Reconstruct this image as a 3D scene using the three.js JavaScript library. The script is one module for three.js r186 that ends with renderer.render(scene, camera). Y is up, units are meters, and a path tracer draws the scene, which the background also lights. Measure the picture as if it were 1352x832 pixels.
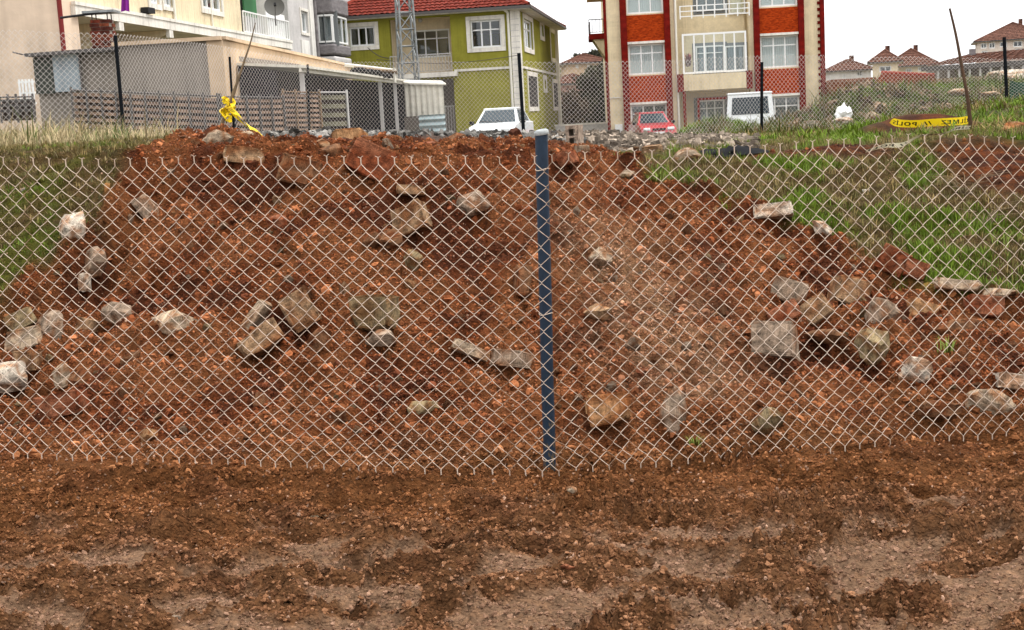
import * as THREE from 'three';
import { mergeGeometries, mergeVertices } from 'three/addons/utils/BufferGeometryUtils.js';
import { RoundedBoxGeometry } from 'three/addons/geometries/RoundedBoxGeometry.js';
import { createNoise2D, createNoise3D } from 'simplex-noise';

// ------------------------------------------------------------------ camera, sky, sun, exposure
const scene = new THREE.Scene();
const FPX = 1800, CX = 676, CY = 416;                       // focal length and centre in photograph pixels
const camera = new THREE.PerspectiveCamera(2 * Math.atan(416 / FPX) * 180 / Math.PI, 1352 / 832, 0.1, 1500);
camera.position.set(0, 1.55, 0);
camera.rotation.order = 'YXZ';
camera.rotation.x = -8.4 * Math.PI / 180;
camera.rotation.z = -3.1 * Math.PI / 180;
camera.updateMatrixWorld(true);

const renderer = new THREE.WebGLRenderer({ antialias: true });
renderer.setSize(1024, 630);
renderer.toneMapping = THREE.LinearToneMapping;
renderer.toneMappingExposure = 1.9;
renderer.shadowMap.enabled = true;

{ // overcast sky: bright and even, brightest overhead
  const w = 64, h = 32, data = new Float32Array(w * h * 4);
  for (let j = 0; j < h; j++) for (let i = 0; i < w; i++) {
    const el = ((j + 0.5) / h - 0.5) * Math.PI, s = Math.max(0, Math.sin(el));
    const L = 0.76 + 0.76 * s;
    data.set([L * 0.995, L, L * 1.015, 1], (j * w + i) * 4);
  }
  const t = new THREE.DataTexture(data, w, h, THREE.RGBAFormat, THREE.FloatType);
  t.mapping = THREE.EquirectangularReflectionMapping; t.magFilter = THREE.LinearFilter; t.needsUpdate = true;
  scene.background = t; scene.environment = t;
}
const sun = new THREE.DirectionalLight(new THREE.Color(1, 0.965, 0.91), 1.5);
sun.position.set(18, 35, -14); sun.target.position.set(0, 0, -12);
sun.castShadow = true; sun.shadow.radius = 20; sun.shadow.mapSize.set(2048, 2048);
Object.assign(sun.shadow.camera, { left: -40, right: 40, top: 40, bottom: -40, near: 1, far: 200 });
scene.add(sun, sun.target);

// ------------------------------------------------------------------ helpers
let seedState = 12345;
const rnd = () => { seedState = (seedState + 0x6d2b79f5) | 0; let t = Math.imul(seedState ^ (seedState >>> 15), 1 | seedState); t = (t + Math.imul(t ^ (t >>> 7), 61 | t)) ^ t; return ((t ^ (t >>> 14)) >>> 0) / 4294967296; };
const rr = (a, b) => a + (b - a) * rnd();
const n2 = createNoise2D(rnd), n3 = createNoise3D(rnd);
const clamp = (x, a = 0, b = 1) => Math.min(b, Math.max(a, x));
const smooth = (a, b, x) => { const t = clamp((x - a) / (b - a)); return t * t * (3 - 2 * t); };
const lerp = (a, b, t) => a + (b - a) * t;
const fbm = (x, y, o = 4) => { let s = 0, a = 0.5, f = 1; for (let i = 0; i < o; i++) { s += a * n2(x * f + i * 17.3, y * f - i * 9.1); a *= 0.5; f *= 2.03; } return s; };
const hash = (i, j, k) => { let h = Math.imul(i, 374761393) + Math.imul(j, 668265263) + Math.imul(k, 2147483647 - 1013); h = Math.imul(h ^ (h >>> 13), 1274126177); return ((h ^ (h >>> 16)) >>> 0) / 4294967296; };
function worley(x, y, k, per = 0) {                        // nearest, second nearest, id of nearest
  const ix = Math.floor(x), iy = Math.floor(y); let a = 9, b = 9, id = 0;
  for (let j = -1; j <= 1; j++) for (let i = -1; i <= 1; i++) {
    let cx = ix + i, cy = iy + j; const hx = per ? ((cx % per) + per) % per : cx, hy = per ? ((cy % per) + per) % per : cy;
    const dx = cx + hash(hx, hy, k) - x, dy = cy + hash(hx, hy, k + 7) - y, d = dx * dx + dy * dy;
    if (d < a) { b = a; a = d; id = hash(hx, hy, k + 13); } else if (d < b) b = d;
  }
  return [Math.sqrt(a), Math.sqrt(b), id];
}
function table(xs, ys, x) {
  if (x <= xs[0]) return ys[0];
  for (let i = 1; i < xs.length; i++) if (x <= xs[i]) return lerp(ys[i - 1], ys[i], (x - xs[i - 1]) / (xs[i] - xs[i - 1]));
  return ys[ys.length - 1];
}
const rayOf = (px, py) => new THREE.Vector3((px - CX) / FPX, -(py - CY) / FPX, -1).applyQuaternion(camera.quaternion);
const at = (px, py, d) => { const r = rayOf(px, py); return camera.position.clone().addScaledVector(r, -d / r.z); };   // the point of that pixel d metres ahead
const V = (x, y, z) => new THREE.Vector3(x, y, z);

const taken = new Map();
function numbered(name) { const n = taken.get(name) ?? 0; taken.set(name, n + 1); return n ? name + '_' + String(n).padStart(3, '0') : name; }
function tag(o, label, category, group, kind) {
  if (label) o.userData.label = label; if (category) o.userData.category = category;
  if (group) o.userData.group = group; if (kind) o.userData.kind = kind; return o;
}
function thing(name, label, category, pos = [0, 0, 0], turn = 0, group) {
  const o = new THREE.Group(); o.name = numbered(name); o.position.set(...pos); o.rotation.y = turn; scene.add(o);
  return tag(o, label, category, group);
}
function mesh(name, geo, mat, parent = scene, pos, rot) {
  const m = new THREE.Mesh(geo, mat); m.name = parent === scene ? numbered(name) : name;
  if (pos) m.position.set(...pos); if (rot) m.rotation.set(...rot); parent.add(m); return m;
}
function boxGeo(w, h, d) {                                 // uv in metres
  const g = new THREE.BoxGeometry(w, h, d), uv = g.attributes.uv, s = [[d, h], [d, h], [w, d], [w, d], [w, h], [w, h]];
  for (let i = 0; i < 24; i++) uv.setXY(i, uv.getX(i) * s[i >> 2][0], uv.getY(i) * s[i >> 2][1]);
  return g;
}
const box = (name, w, h, d, mat, parent, x, y, z, rot) => mesh(name, boxGeo(w, h, d), mat, parent, [x, y, z], rot);
function tubeGeo(pts, radii, sides = 6, cap = true) {      // a tapering tube through points
  const P = [], I = [], U = []; const up = V(0.13, 0.31, 0.94).normalize(); let run = 0;
  const R = (i) => Array.isArray(radii) ? radii[i] : radii;
  let prevN = null;
  for (let i = 0; i < pts.length; i++) {
    const t = V().subVectors(pts[Math.min(i + 1, pts.length - 1)], pts[Math.max(i - 1, 0)]).normalize();
    let nrm = prevN ? prevN.clone().addScaledVector(t, -prevN.dot(t)) : V().crossVectors(t, up);
    if (nrm.lengthSq() < 1e-8) nrm = V().crossVectors(t, V(1, 0, 0)); nrm.normalize(); prevN = nrm;
    const b = V().crossVectors(t, nrm);
    if (i) run += pts[i].distanceTo(pts[i - 1]);
    for (let k = 0; k < sides; k++) {
      const a = k / sides * Math.PI * 2, r = R(i);
      P.push(pts[i].x + r * (nrm.x * Math.cos(a) + b.x * Math.sin(a)), pts[i].y + r * (nrm.y * Math.cos(a) + b.y * Math.sin(a)), pts[i].z + r * (nrm.z * Math.cos(a) + b.z * Math.sin(a)));
      U.push(k / sides * 0.3, run);
    }
    if (i) for (let k = 0; k < sides; k++) {
      const a = (i - 1) * sides + k, c = (i - 1) * sides + (k + 1) % sides;
      I.push(a, a + sides, c, c, a + sides, c + sides);
    }
  }
  if (cap) for (const [s, flip] of [[0, 0], [(pts.length - 1) * sides, 1]]) for (let k = 1; k < sides - 1; k++) flip ? I.push(s, s + k, s + k + 1) : I.push(s, s + k + 1, s + k);
  const g = new THREE.BufferGeometry(); g.setAttribute('position', new THREE.Float32BufferAttribute(P, 3)); g.setAttribute('uv', new THREE.Float32BufferAttribute(U, 2)); g.setIndex(I); g.computeVertexNormals(); return g;
}
const bar = (name, a, b, r, mat, parent, sides = 6) => mesh(name, tubeGeo([a, b], r, sides), mat, parent);
const lin = (r, g, b) => new THREE.Color().setRGB(r, g, b);
function quadGeo(a, b, c, d, t = 0) {                      // a thin slab on four corners (counter-clockwise seen from outside), t thick
  const n = V().subVectors(b, a).cross(V().subVectors(d, a)).normalize(), q = [a, b, c, d], k = q.map((p) => p.clone().addScaledVector(n, -(t || 0.002)));
  const P = [], I = [], U = [], L = a.distanceTo(b), M = a.distanceTo(d);
  const face = (w, x, y, z, uv) => { const s = P.length / 3; for (const p of [w, x, y, z]) P.push(p.x, p.y, p.z); U.push(...uv); I.push(s, s + 1, s + 2, s, s + 2, s + 3); };
  face(...q, [0, 0, L, 0, L, M, 0, M]); face(k[3], k[2], k[1], k[0], [0, 0, L, 0, L, M, 0, M]);
  for (let i = 0; i < 4; i++) { const j = (i + 1) % 4; face(k[i], k[j], q[j], q[i], [0, 0, L, 0, L, .05, 0, .05]); }
  const g = new THREE.BufferGeometry(); g.setAttribute('position', new THREE.Float32BufferAttribute(P, 3)); g.setAttribute('uv', new THREE.Float32BufferAttribute(U, 2)); g.setIndex(I); g.computeVertexNormals(); return g;
}
function wallGeo(x0, x1, y0, y1, t, holes) {               // a wall in local x, y with window openings; front face at z = 0
  const s = new THREE.Shape([new THREE.Vector2(x0, y0), new THREE.Vector2(x1, y0), new THREE.Vector2(x1, y1), new THREE.Vector2(x0, y1)]);
  for (const [a, b, c, d] of holes) s.holes.push(new THREE.Path([new THREE.Vector2(a, c), new THREE.Vector2(a, d), new THREE.Vector2(b, d), new THREE.Vector2(b, c)]));
  return new THREE.ExtrudeGeometry(s, { depth: t, bevelEnabled: false }).translate(0, 0, -t);
}

// ------------------------------------------------------------------ textures
function dataTex(n, f, srgb = false) {
  const d = new Uint8Array(n * n * 4);
  for (let j = 0; j < n; j++) for (let i = 0; i < n; i++) { const v = f(i / n, j / n), o = (j * n + i) * 4; for (let c = 0; c < 3; c++) d[o + c] = clamp(Array.isArray(v) ? v[c] : v) * 255; d[o + 3] = 255; }
  const t = new THREE.DataTexture(d, n, n); t.wrapS = t.wrapT = THREE.RepeatWrapping; t.magFilter = THREE.LinearFilter; t.minFilter = THREE.LinearMipmapLinearFilter; t.generateMipmaps = true;
  if (srgb) t.colorSpace = THREE.SRGBColorSpace; t.needsUpdate = true; return t;
}
const TAU = Math.PI * 2;
function tileNoise(u, v, f, o = 4, k = 0) {                 // periodic noise from a torus in 3-D pairs
  let s = 0, a = 0.5, q = f;
  for (let i = 0; i < o; i++) {
    const r = q / TAU, x = Math.cos(u * TAU) * r, y = Math.sin(u * TAU) * r, z = Math.cos(v * TAU) * r, w = Math.sin(v * TAU) * r;
    s += a * 0.6 * (n3(x + k, y + i * 3.1, z - w * 0.31) + n3(z - k, w + i * 5.7, x * 0.37 + y)); a *= 0.5; q *= 2;
  }
  return s;
}
const rep = (t, x, y = x) => { const c = t.clone(); c.repeat.set(x, y); c.needsUpdate = true; return c; };
// soil: grains, crumbs and clods of several sizes over one metre
const soilHeight = new Float32Array(1024 * 1024);
const soilBump = dataTex(1024, (u, v) => {
  const w = tileNoise(u, v, 6, 2) * 0.6;
  let h = 0;
  for (const [f, a, k] of [[18, 0.32, 3], [44, 0.3, 11], [97, 0.22, 23]]) { const q = worley(u * f + w, v * f - w, k, f); h += a * (q[2] * 0.55 + 0.45) * clamp(1.15 - q[0] * 1.25); }
  h += 0.16 * tileNoise(u, v, 60, 2);
  soilHeight[Math.round(v * 1024) * 1024 + Math.round(u * 1024)] = h;
  return h * 1.15 + 0.05;
});
const soilMap = dataTex(1024, (u, v) => {                   // mineral grains of differing colour
  const a = worley(u * 60, v * 60, 31, 60), b = worley(u * 130, v * 130, 41, 130), c = tileNoise(u, v, 9, 3, 4);
  let g = 0.68 + 0.10 * (a[2] - 0.5) + 0.12 * (b[2] - 0.5) + 0.16 * c;
  const pale = b[2] > 0.95 && b[0] < 0.4 ? 0.13 : 0;
  const red = a[2] > 0.7 ? 0.014 : 0;
  return [g + pale + red, g + pale * 1.05, g + pale * 1.1 - red];
}, true);
const grainMap = dataTex(512, (u, v) => { const s = 0.86 + 0.2 * tileNoise(u, v, 5, 5) + 0.1 * tileNoise(u, v, 60, 2); return [s, s * 0.997, s * 0.985]; }, true);
const grainBump = dataTex(512, (u, v) => 0.5 + 0.4 * tileNoise(u, v, 12, 5) + 0.15 * tileNoise(u, v, 90, 2));
const stoneMap = dataTex(512, (u, v) => { const s = 0.78 + 0.42 * tileNoise(u, v, 7, 5, 2) + 0.26 * tileNoise(u, v, 45, 3, 9), p = tileNoise(u, v, 22, 2, 5) < -0.3 ? -0.16 : 0; return [s + p, s * 0.985 + p, s * 0.96 + p]; }, true);
const stainMap = dataTex(512, (u, v) => { const a = tileNoise(u, v * 0.999, 3, 4, 6), b = tileNoise(u, v, 30, 3, 1), st = clamp(tileNoise(u, 0.3, 26, 3, 8) * 1.2 + 0.15) * clamp(tileNoise(u, v, 4, 2, 12) + 0.35); const s = 0.93 + 0.09 * a + 0.05 * b - 0.16 * st; return [s, s * 0.995, s * 0.98]; }, true);
const stripeBump = dataTex(256, (u) => (((u * 8) % 1) < 0.12 ? 0.1 : 0.8));
const brickMap = dataTex(512, (u, v) => {                   // facing brick seen from far: courses only as streaks of tone
  const r = Math.floor(v * 40), i = Math.floor(u * 10 + (r % 2) * 0.5), t = hash(i % 10, r, 5), j = ((v * 40) % 1) < 0.16 ? 0.8 : 1, s = (0.7 + 0.3 * t + 0.1 * tileNoise(u, v, 30, 2)) * j;
  return [s, s * (0.86 + 0.12 * t), s * (0.8 + 0.1 * t)];
}, true);
const woodMap = dataTex(256, (u, v) => { const s = 0.72 + 0.22 * tileNoise(u * 0.999, v, 3, 3) + 0.2 * tileNoise((u * 6) % 1, v, 14, 2); return [s, s * 0.95, s * 0.88]; }, true);

const std = (color, rough = 0.85, extra = {}) => new THREE.MeshPhysicalMaterial({ color, roughness: rough, specularIntensity: rough > 0.7 ? 0.15 : 0.5, ...extra });   // porous, matt surfaces hardly mirror the sky
const plaster = (color, s = 0.28, extra = {}) => std(color, 0.92, { map: rep(stainMap, s), bumpMap: rep(grainBump, 0.9), bumpScale: 0.004, ...extra });
const M = {
  steelDark: std(lin(0.006, 0.007, 0.009), 0.75),
  postBlue: std(lin(0.016, 0.034, 0.064), 0.5, { vertexColors: true, bumpMap: rep(grainBump, 3), bumpScale: 0.0015, map: rep(grainMap, 2.3) }),
  wire: std(lin(0.86, 0.70, 0.575), 0.5, { map: rep(grainMap, 6) }),
  wireDull: std(lin(0.68, 0.54, 0.44), 0.6, { map: rep(grainMap, 6) }),
  wireRust: std(lin(0.52, 0.36, 0.26), 0.75, { map: rep(stoneMap, 6) }),
  wireFar: std(lin(0.62, 0.56, 0.52), 0.5, { metalness: 0.15 }),
  capGrey: std(lin(0.42, 0.45, 0.46), 0.7, { map: grainMap }),
  cream: plaster(lin(0.80, 0.68, 0.49)),
  creamRed: plaster(lin(0.82, 0.69, 0.47)),
  pinkCream: plaster(lin(0.76, 0.60, 0.47), 0.13),
  white: plaster(lin(0.82, 0.80, 0.77)),
  trim: std(lin(0.86, 0.82, 0.76), 0.75, { map: rep(stainMap, 0.5) }),
  upvc: std(lin(0.80, 0.80, 0.78), 0.4),
  green: plaster(lin(0.30, 0.285, 0.046)),
  greyWall: plaster(lin(0.27, 0.235, 0.205), 0.22),
  ochreWall: plaster(lin(0.66, 0.49, 0.34), 0.2),
  lightGrey: plaster(lin(0.60, 0.58, 0.58), 0.3),
  midGrey: std(lin(0.26, 0.24, 0.25), 0.75, { map: rep(grainMap, 0.8) }),
  red: std(lin(0.20, 0.010, 0.006), 0.8, { map: rep(grainMap, 0.6) }),
  brick: std(lin(0.46, 0.062, 0.010), 0.85, { map: rep(brickMap, 0.9) }),
  tile: std(lin(0.27, 0.05, 0.034), 0.75, { map: rep(stoneMap, 0.7) }),
  tileOld: std(lin(0.19, 0.092, 0.068), 0.85, { map: rep(stoneMap, 0.35) }),
  ridge: std(lin(0.22, 0.04, 0.026), 0.8),
  insideShade: std(lin(0.034, 0.033, 0.042), 0.9, { map: rep(grainMap, 0.7) }),  // near-black: the shade inside the lean-to, put into the colour
  curtain: std(lin(0.62, 0.62, 0.58), 0.95, { bumpMap: rep(stripeBump, 1.2), bumpScale: 0.03 }),
  curtainGrey: std(lin(0.20, 0.21, 0.21), 0.95, { bumpMap: rep(stripeBump, 1.2), bumpScale: 0.03 }),
  glass: new THREE.MeshPhysicalMaterial({ color: lin(0.93, 0.97, 0.98), roughness: 0.03, transmission: 1, thickness: 0, ior: 1.5 }),
  carGlass: new THREE.MeshPhysicalMaterial({ color: lin(0.03, 0.045, 0.055), roughness: 0.12, specularIntensity: 0.45 }),
  drain: std(lin(0.72, 0.69, 0.60), 0.5),
  drainRed: std(lin(0.16, 0.012, 0.010), 0.5),
  galv: std(lin(0.34, 0.36, 0.37), 0.5, { metalness: 0.5, map: rep(grainMap, 0.9) }),
  iron: std(lin(0.10, 0.09, 0.085), 0.6, { metalness: 0.3 }),
  railGrey: std(lin(0.42, 0.40, 0.37), 0.5, { metalness: 0.3 }),
  wood: std(lin(0.40, 0.30, 0.22), 0.85, { map: rep(woodMap, 0.9) }),
  slat: std(lin(0.56, 0.42, 0.36), 0.85, { map: rep(woodMap, 0.8) }),
  palletGreen: std(lin(0.34, 0.35, 0.29), 0.85, { map: rep(woodMap, 0.8) }),
  stick: std(lin(0.15, 0.10, 0.075), 0.9, { map: rep(woodMap, 2) }),
  stickPale: std(lin(0.33, 0.27, 0.2), 0.9, { map: rep(woodMap, 2) }),
  corrWhite: std(lin(0.80, 0.76, 0.67), 0.55, { map: rep(stainMap, 0.5) }),
  corrBlue: std(lin(0.44, 0.54, 0.57), 0.45, { metalness: 0.3, map: rep(stainMap, 0.6) }),
  blueSheet: std(lin(0.36, 0.42, 0.47), 0.6, { map: rep(stainMap, 0.6) }),
  black: std(lin(0.012, 0.012, 0.013), 0.7),
  rubber: std(lin(0.018, 0.018, 0.018), 0.85),
  hollowShade: std(lin(0.005, 0.005, 0.006), 0.95, { side: THREE.DoubleSide }),  // near-black standing for the shade in a hollow
  carWhite: new THREE.MeshPhysicalMaterial({ color: lin(0.72, 0.74, 0.74), roughness: 0.35, clearcoat: 0.7, clearcoatRoughness: 0.1 }),
  carRed: new THREE.MeshPhysicalMaterial({ color: lin(0.40, 0.016, 0.026), roughness: 0.35, clearcoat: 0.7, clearcoatRoughness: 0.1 }),
  lampGlass: new THREE.MeshPhysicalMaterial({ color: lin(0.6, 0.62, 0.62), roughness: 0.1, clearcoat: 1 }),
  tailRed: new THREE.MeshPhysicalMaterial({ color: lin(0.4, 0.02, 0.015), roughness: 0.15, clearcoat: 1 }),
  plastic: std(lin(0.85, 0.85, 0.83), 0.45, { side: THREE.DoubleSide }),
  purple: std(lin(0.22, 0.03, 0.26), 0.9, { side: THREE.DoubleSide }),
  greenNet: std(lin(0.04, 0.11, 0.07), 0.9, { map: rep(grainMap, 1.5) }),
  concreteBlock: std(lin(0.46, 0.36, 0.29), 0.95, { map: rep(stoneMap, 2), bumpMap: rep(grainBump, 4), bumpScale: 0.006 }),
  bark: std(lin(0.075, 0.055, 0.042), 0.95, { map: rep(woodMap, 1) }),
};

// ------------------------------------------------------------------ terrain
const colX = [-3.6, -3.0, -2.1, -1.2, 0.1, 1.0, 1.9, 3.0, 4.0];
const d0T = [6.75, 6.7, 6.55, 6.45, 6.25, 6.1, 6.1, 6.2, 6.3], d1T = [10, 9.6, 9.2, 9.0, 9.0, 9.4, 10, 10.6, 10.8];
const e0T = [0.1, 0.1, 0.07, 0.03, 0, 0, 0, 0.02, 0.03], e1T = [1.45, 1.45, 1.43, 1.355, 1.265, 1.15, 1.12, 1.15, 1.16];
const PU = [-800, -500, -250, 0, 250, 450, 700], PD = [13, 17, 24, 35, 48, 65, 100, 160, 300, 700];
const PE = [[1.47, 1.47, 1.40, 1.28, 1.15, 1.08, 1.12], [1.5, 1.48, 1.36, 1.26, 1.1, 1.0, 1.1], [1.55, 1.5, 1.2, 1.12, 0.9, 0.85, 1.1], [1.6, 1.45, 1.0, 0.7, 0.4, 0.6, 1.2],
  [1.6, 1.3, 0.8, 0.3, 0, 0.2, 0.9], [1.6, 1.3, 0.6, 0.1, -0.1, 0.2, 0.9], [2, 1.5, 0.8, 1.0, 0.4, 0.9, 1.6], [4, 3, 3, 7.4, 3, 2.2, 4.2], [8, 8, 9, 13.5, 6, 3, 6], [9, 9, 10, 14, 7, 4, 7]];
function plateau(x, d) {
  const u = x / d * FPX; let i = 0; while (i < PD.length - 2 && d > PD[i + 1]) i++;
  return lerp(table(PU, PE[i], u), table(PU, PE[i + 1], u), clamp((d - PD[i]) / (PD[i + 1] - PD[i])));
}
const mounds = [[-1.9, 15.5, 1.9, 1.3, 0.05], [1.6, 18.5, 1.6, 1.4, 0.05], [-2.35, 10.6, 0.5, 0.5, 0.06], [4.5, 29, 1.0, 1.6, 0.5], [8.1, 31, 1.35, 1.6, 0.95], [6.4, 31, 0.8, 1.2, 0.22],
  [11.9, 35, 2.6, 3.0, 0.62], [9.8, 33, 1.4, 2, 0.55], [4.95, 16.6, 0.75, 0.8, 0.25], [7.4, 20.5, 1.5, 1.6, 0.22], [-7.5, 17.5, 2.2, 2, 0.1]];
function macro(x, d) {
  const d0 = table(colX, d0T, x), d1 = table(colX, d1T, x), e0 = table(colX, e0T, x), e1 = table(colX, e1T, x);
  let h;
  if (d <= d0) h = e0 * smooth(4.2, 6.2, d);
  else if (d < d1) { const t = (d - d0) / (d1 - d0); h = lerp(e0, e1, lerp(t, t * t * (3 - 2 * t), 0.55)); }
  else if (d < 13) h = lerp(e1, plateau(x, 13), (d - d1) / (13 - d1));
  else h = plateau(x, d);
  if (d > 9) for (const [mx, md, sx, sd, a] of mounds) { const q = ((x - mx) / sx) ** 2 + ((d - md) / sd) ** 2; if (q < 9) h += a * Math.exp(-q); }
  return h;
}
function hit(px, py, f = macro) {                           // where that pixel's ray meets the ground
  const r = rayOf(px, py), k = -1 / r.z; let lo = 3.4;
  for (let d = 3.4; d < 120; d += d < 14 ? 0.02 : 0.1) {
    const x = r.x * k * d, y = camera.position.y + r.y * k * d;
    if (y < f(x, d)) { return [x, d]; } lo = d;
  }
  return [r.x * k * lo, lo];
}
// outlines of the dug bank against the grass, traced on the slope itself
const edgeL = [[230, 186], [165, 245], [120, 300], [85, 345], [40, 372], [0, 400], [-60, 425]].map(([a, b]) => hit(a, b));
const edgeR = [[775, 200], [862, 238], [930, 256], [1000, 284], [1090, 314], [1150, 345], [1225, 378], [1352, 402], [1430, 415]].map(([a, b]) => hit(a, b));
function side(line, x, d) {                                 // signed distance to a polyline
  let best = 99, s = 1;
  for (let i = 1; i < line.length; i++) {
    const [ax, ad] = line[i - 1], [bx, bd] = line[i], ex = bx - ax, ed = bd - ad, t = clamp(((x - ax) * ex + (d - ad) * ed) / (ex * ex + ed * ed));
    const qx = x - ax - ex * t, qd = d - ad - ed * t, q = Math.hypot(qx, qd);
    if (q < best) { best = q; s = ex * (d - ad) - ed * (x - ax) > 0 ? 1 : -1; }
  }
  return best * s;
}
function grassiness(x, d) {                                 // 0 bare soil, 1 grown over
  if (d < 6.3) return 0;
  const w = 0.16 * fbm(x * 1.6, d * 1.6, 3);
  if (d < 13.5) {
    const a = x < 0.2 ? -side(edgeL, x, d) : -9, b = x > -0.6 ? side(edgeR, x, d) : -9;
    let g = 0;
    if (x < 0) g = smooth(-0.04, 0.12, a + w); else g = smooth(-0.04, 0.14, b + w);
    if (d > 9.2) g = Math.max(g * 1, 0);
    return g;
  }
  return 0.6;
}
const sL = (x, d) => side(edgeL, x, d), sR = (x, d) => side(edgeR, x, d);
const mudPatch = (x, d) => smooth(0.0, 0.22, fbm(x * 1.3 + 3, d * 2.6, 4) + 0.34 * smooth(5.3, 4.2, d) - 0.25 + 0.14 * Math.abs(x + 0.1) * 0.5) * smooth(5.6, 4.9, d);
function ground(x, d, fine = true) {
  let h = macro(x, d);
  if (d > 13) return h + (fine ? 0.06 * fbm(x * 0.7, d * 0.7, 4) * smooth(13, 20, d) + 0.02 * fbm(x * 4, d * 4, 2) + 0.5 * smooth(60, 200, d) * fbm(x * 0.03, d * 0.03, 4) : 0);
  const g = grassiness(x, d);
  // the cut drops below the turf along its left edge
  if (d > 6.3 && d < 12) { const a = sL(x, d); if (x < 0) h -= 0.28 * smooth(-0.02, 0.1, a) * smooth(1.6, 0.25, a) * smooth(6.6, 7.4, d) * smooth(9.5, 8.8, d); const b = -sR(x, d); if (x > 0.3) h -= 0.07 * smooth(-0.02, 0.14, b) * smooth(1.0, 0.2, b) * smooth(6.6, 7.2, d) * smooth(10, 9.2, d); }
  if (!fine) return h;
  const pit = smooth(6.0, 6.5, d) * (1 - g), fg = smooth(6.4, 5.9, d), mud = mudPatch(x, d);
  h += 0.05 * fbm(x * 0.9, d * 0.9, 3) * (0.35 + 0.65 * smooth(6, 7, d));
  const wx = x + 0.05 * fbm(x * 5, d * 5, 2), wd = d + 0.05 * fbm(x * 5 + 9, d * 5, 2);
  const A = worley(wx / 0.24, wd / 0.24, 51), B = worley(wx / 0.095, wd / 0.08, 61), C = worley(wx / 0.042, wd / 0.036, 71);
  const la = (A[2] - 0.35) * clamp(1.1 - A[0] * 1.3), lb = (0.25 + 0.75 * B[2]) * clamp(1.1 - B[0] * 1.4), lc = (0.3 + 0.7 * C[2]) * clamp(1.1 - C[0] * 1.4);
  h += pit * (0.10 * la + 0.055 * lb + 0.021 * lc + 0.05 * fbm(x * 2.4, d * 2.4, 3));
  h += g * (0.04 * fbm(x * 3, d * 3, 3) + 0.015 * lb);
  // trodden, scraped mud with torn ridges
  if (fg > 0) {
    const dir = lerp(-0.15, 0.55, smooth(0, 1.2, x)), qx = x * Math.cos(dir) + d * Math.sin(dir), qd = -x * Math.sin(dir) + d * Math.cos(dir);
    const ridge = 1 - Math.abs(fbm(qx * 1.3, qd * 5.2, 3)) * 3.2, cr = Math.max(0, ridge);
    const rough = 1 - 0.85 * mud;
    h += fg * (0.06 * cr * cr * (0.4 + 0.6 * rough) * smooth(-0.2, 0.2, fbm(x * 0.8, d * 1.2, 2)) + rough * (0.03 * lb + 0.016 * lc + 0.035 * la) + 0.03 * fbm(qx * 2.2, qd * 6, 3) + 0.05 * fbm(x * 1.1 + 7, d * 1.7, 2) - 0.045 * (1 - mud) * smooth(0.08, 0.3, fbm(x * 2.6 + 40, d * 4.4, 3)));
    h -= fg * (0.012 * mud + 0.042 * smooth(4.6, 5.3, d));
  }
  if (d < 11) h -= hollow(x + 0.02 * n2(x * 14, d * 14), d + 0.02 * n2(x * 13 + 5, d * 13));
  if (d > 10) h = lerp(h, macro(x, d) + 0.03 * fbm(x * 2, d * 2, 3), smooth(12, 13, d));
  return h;
}
const TAN = [0.38, 0.245, 0.145], GREYS = [0.37, 0.28, 0.21], PALE = [0.52, 0.41, 0.30], WHITE = [0.74, 0.66, 0.56], OLIVE = [0.31, 0.24, 0.14], BRICKC = [0.33, 0.13, 0.07], BRN = [0.25, 0.125, 0.065], ORANGE = [0.46, 0.26, 0.13];
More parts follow.
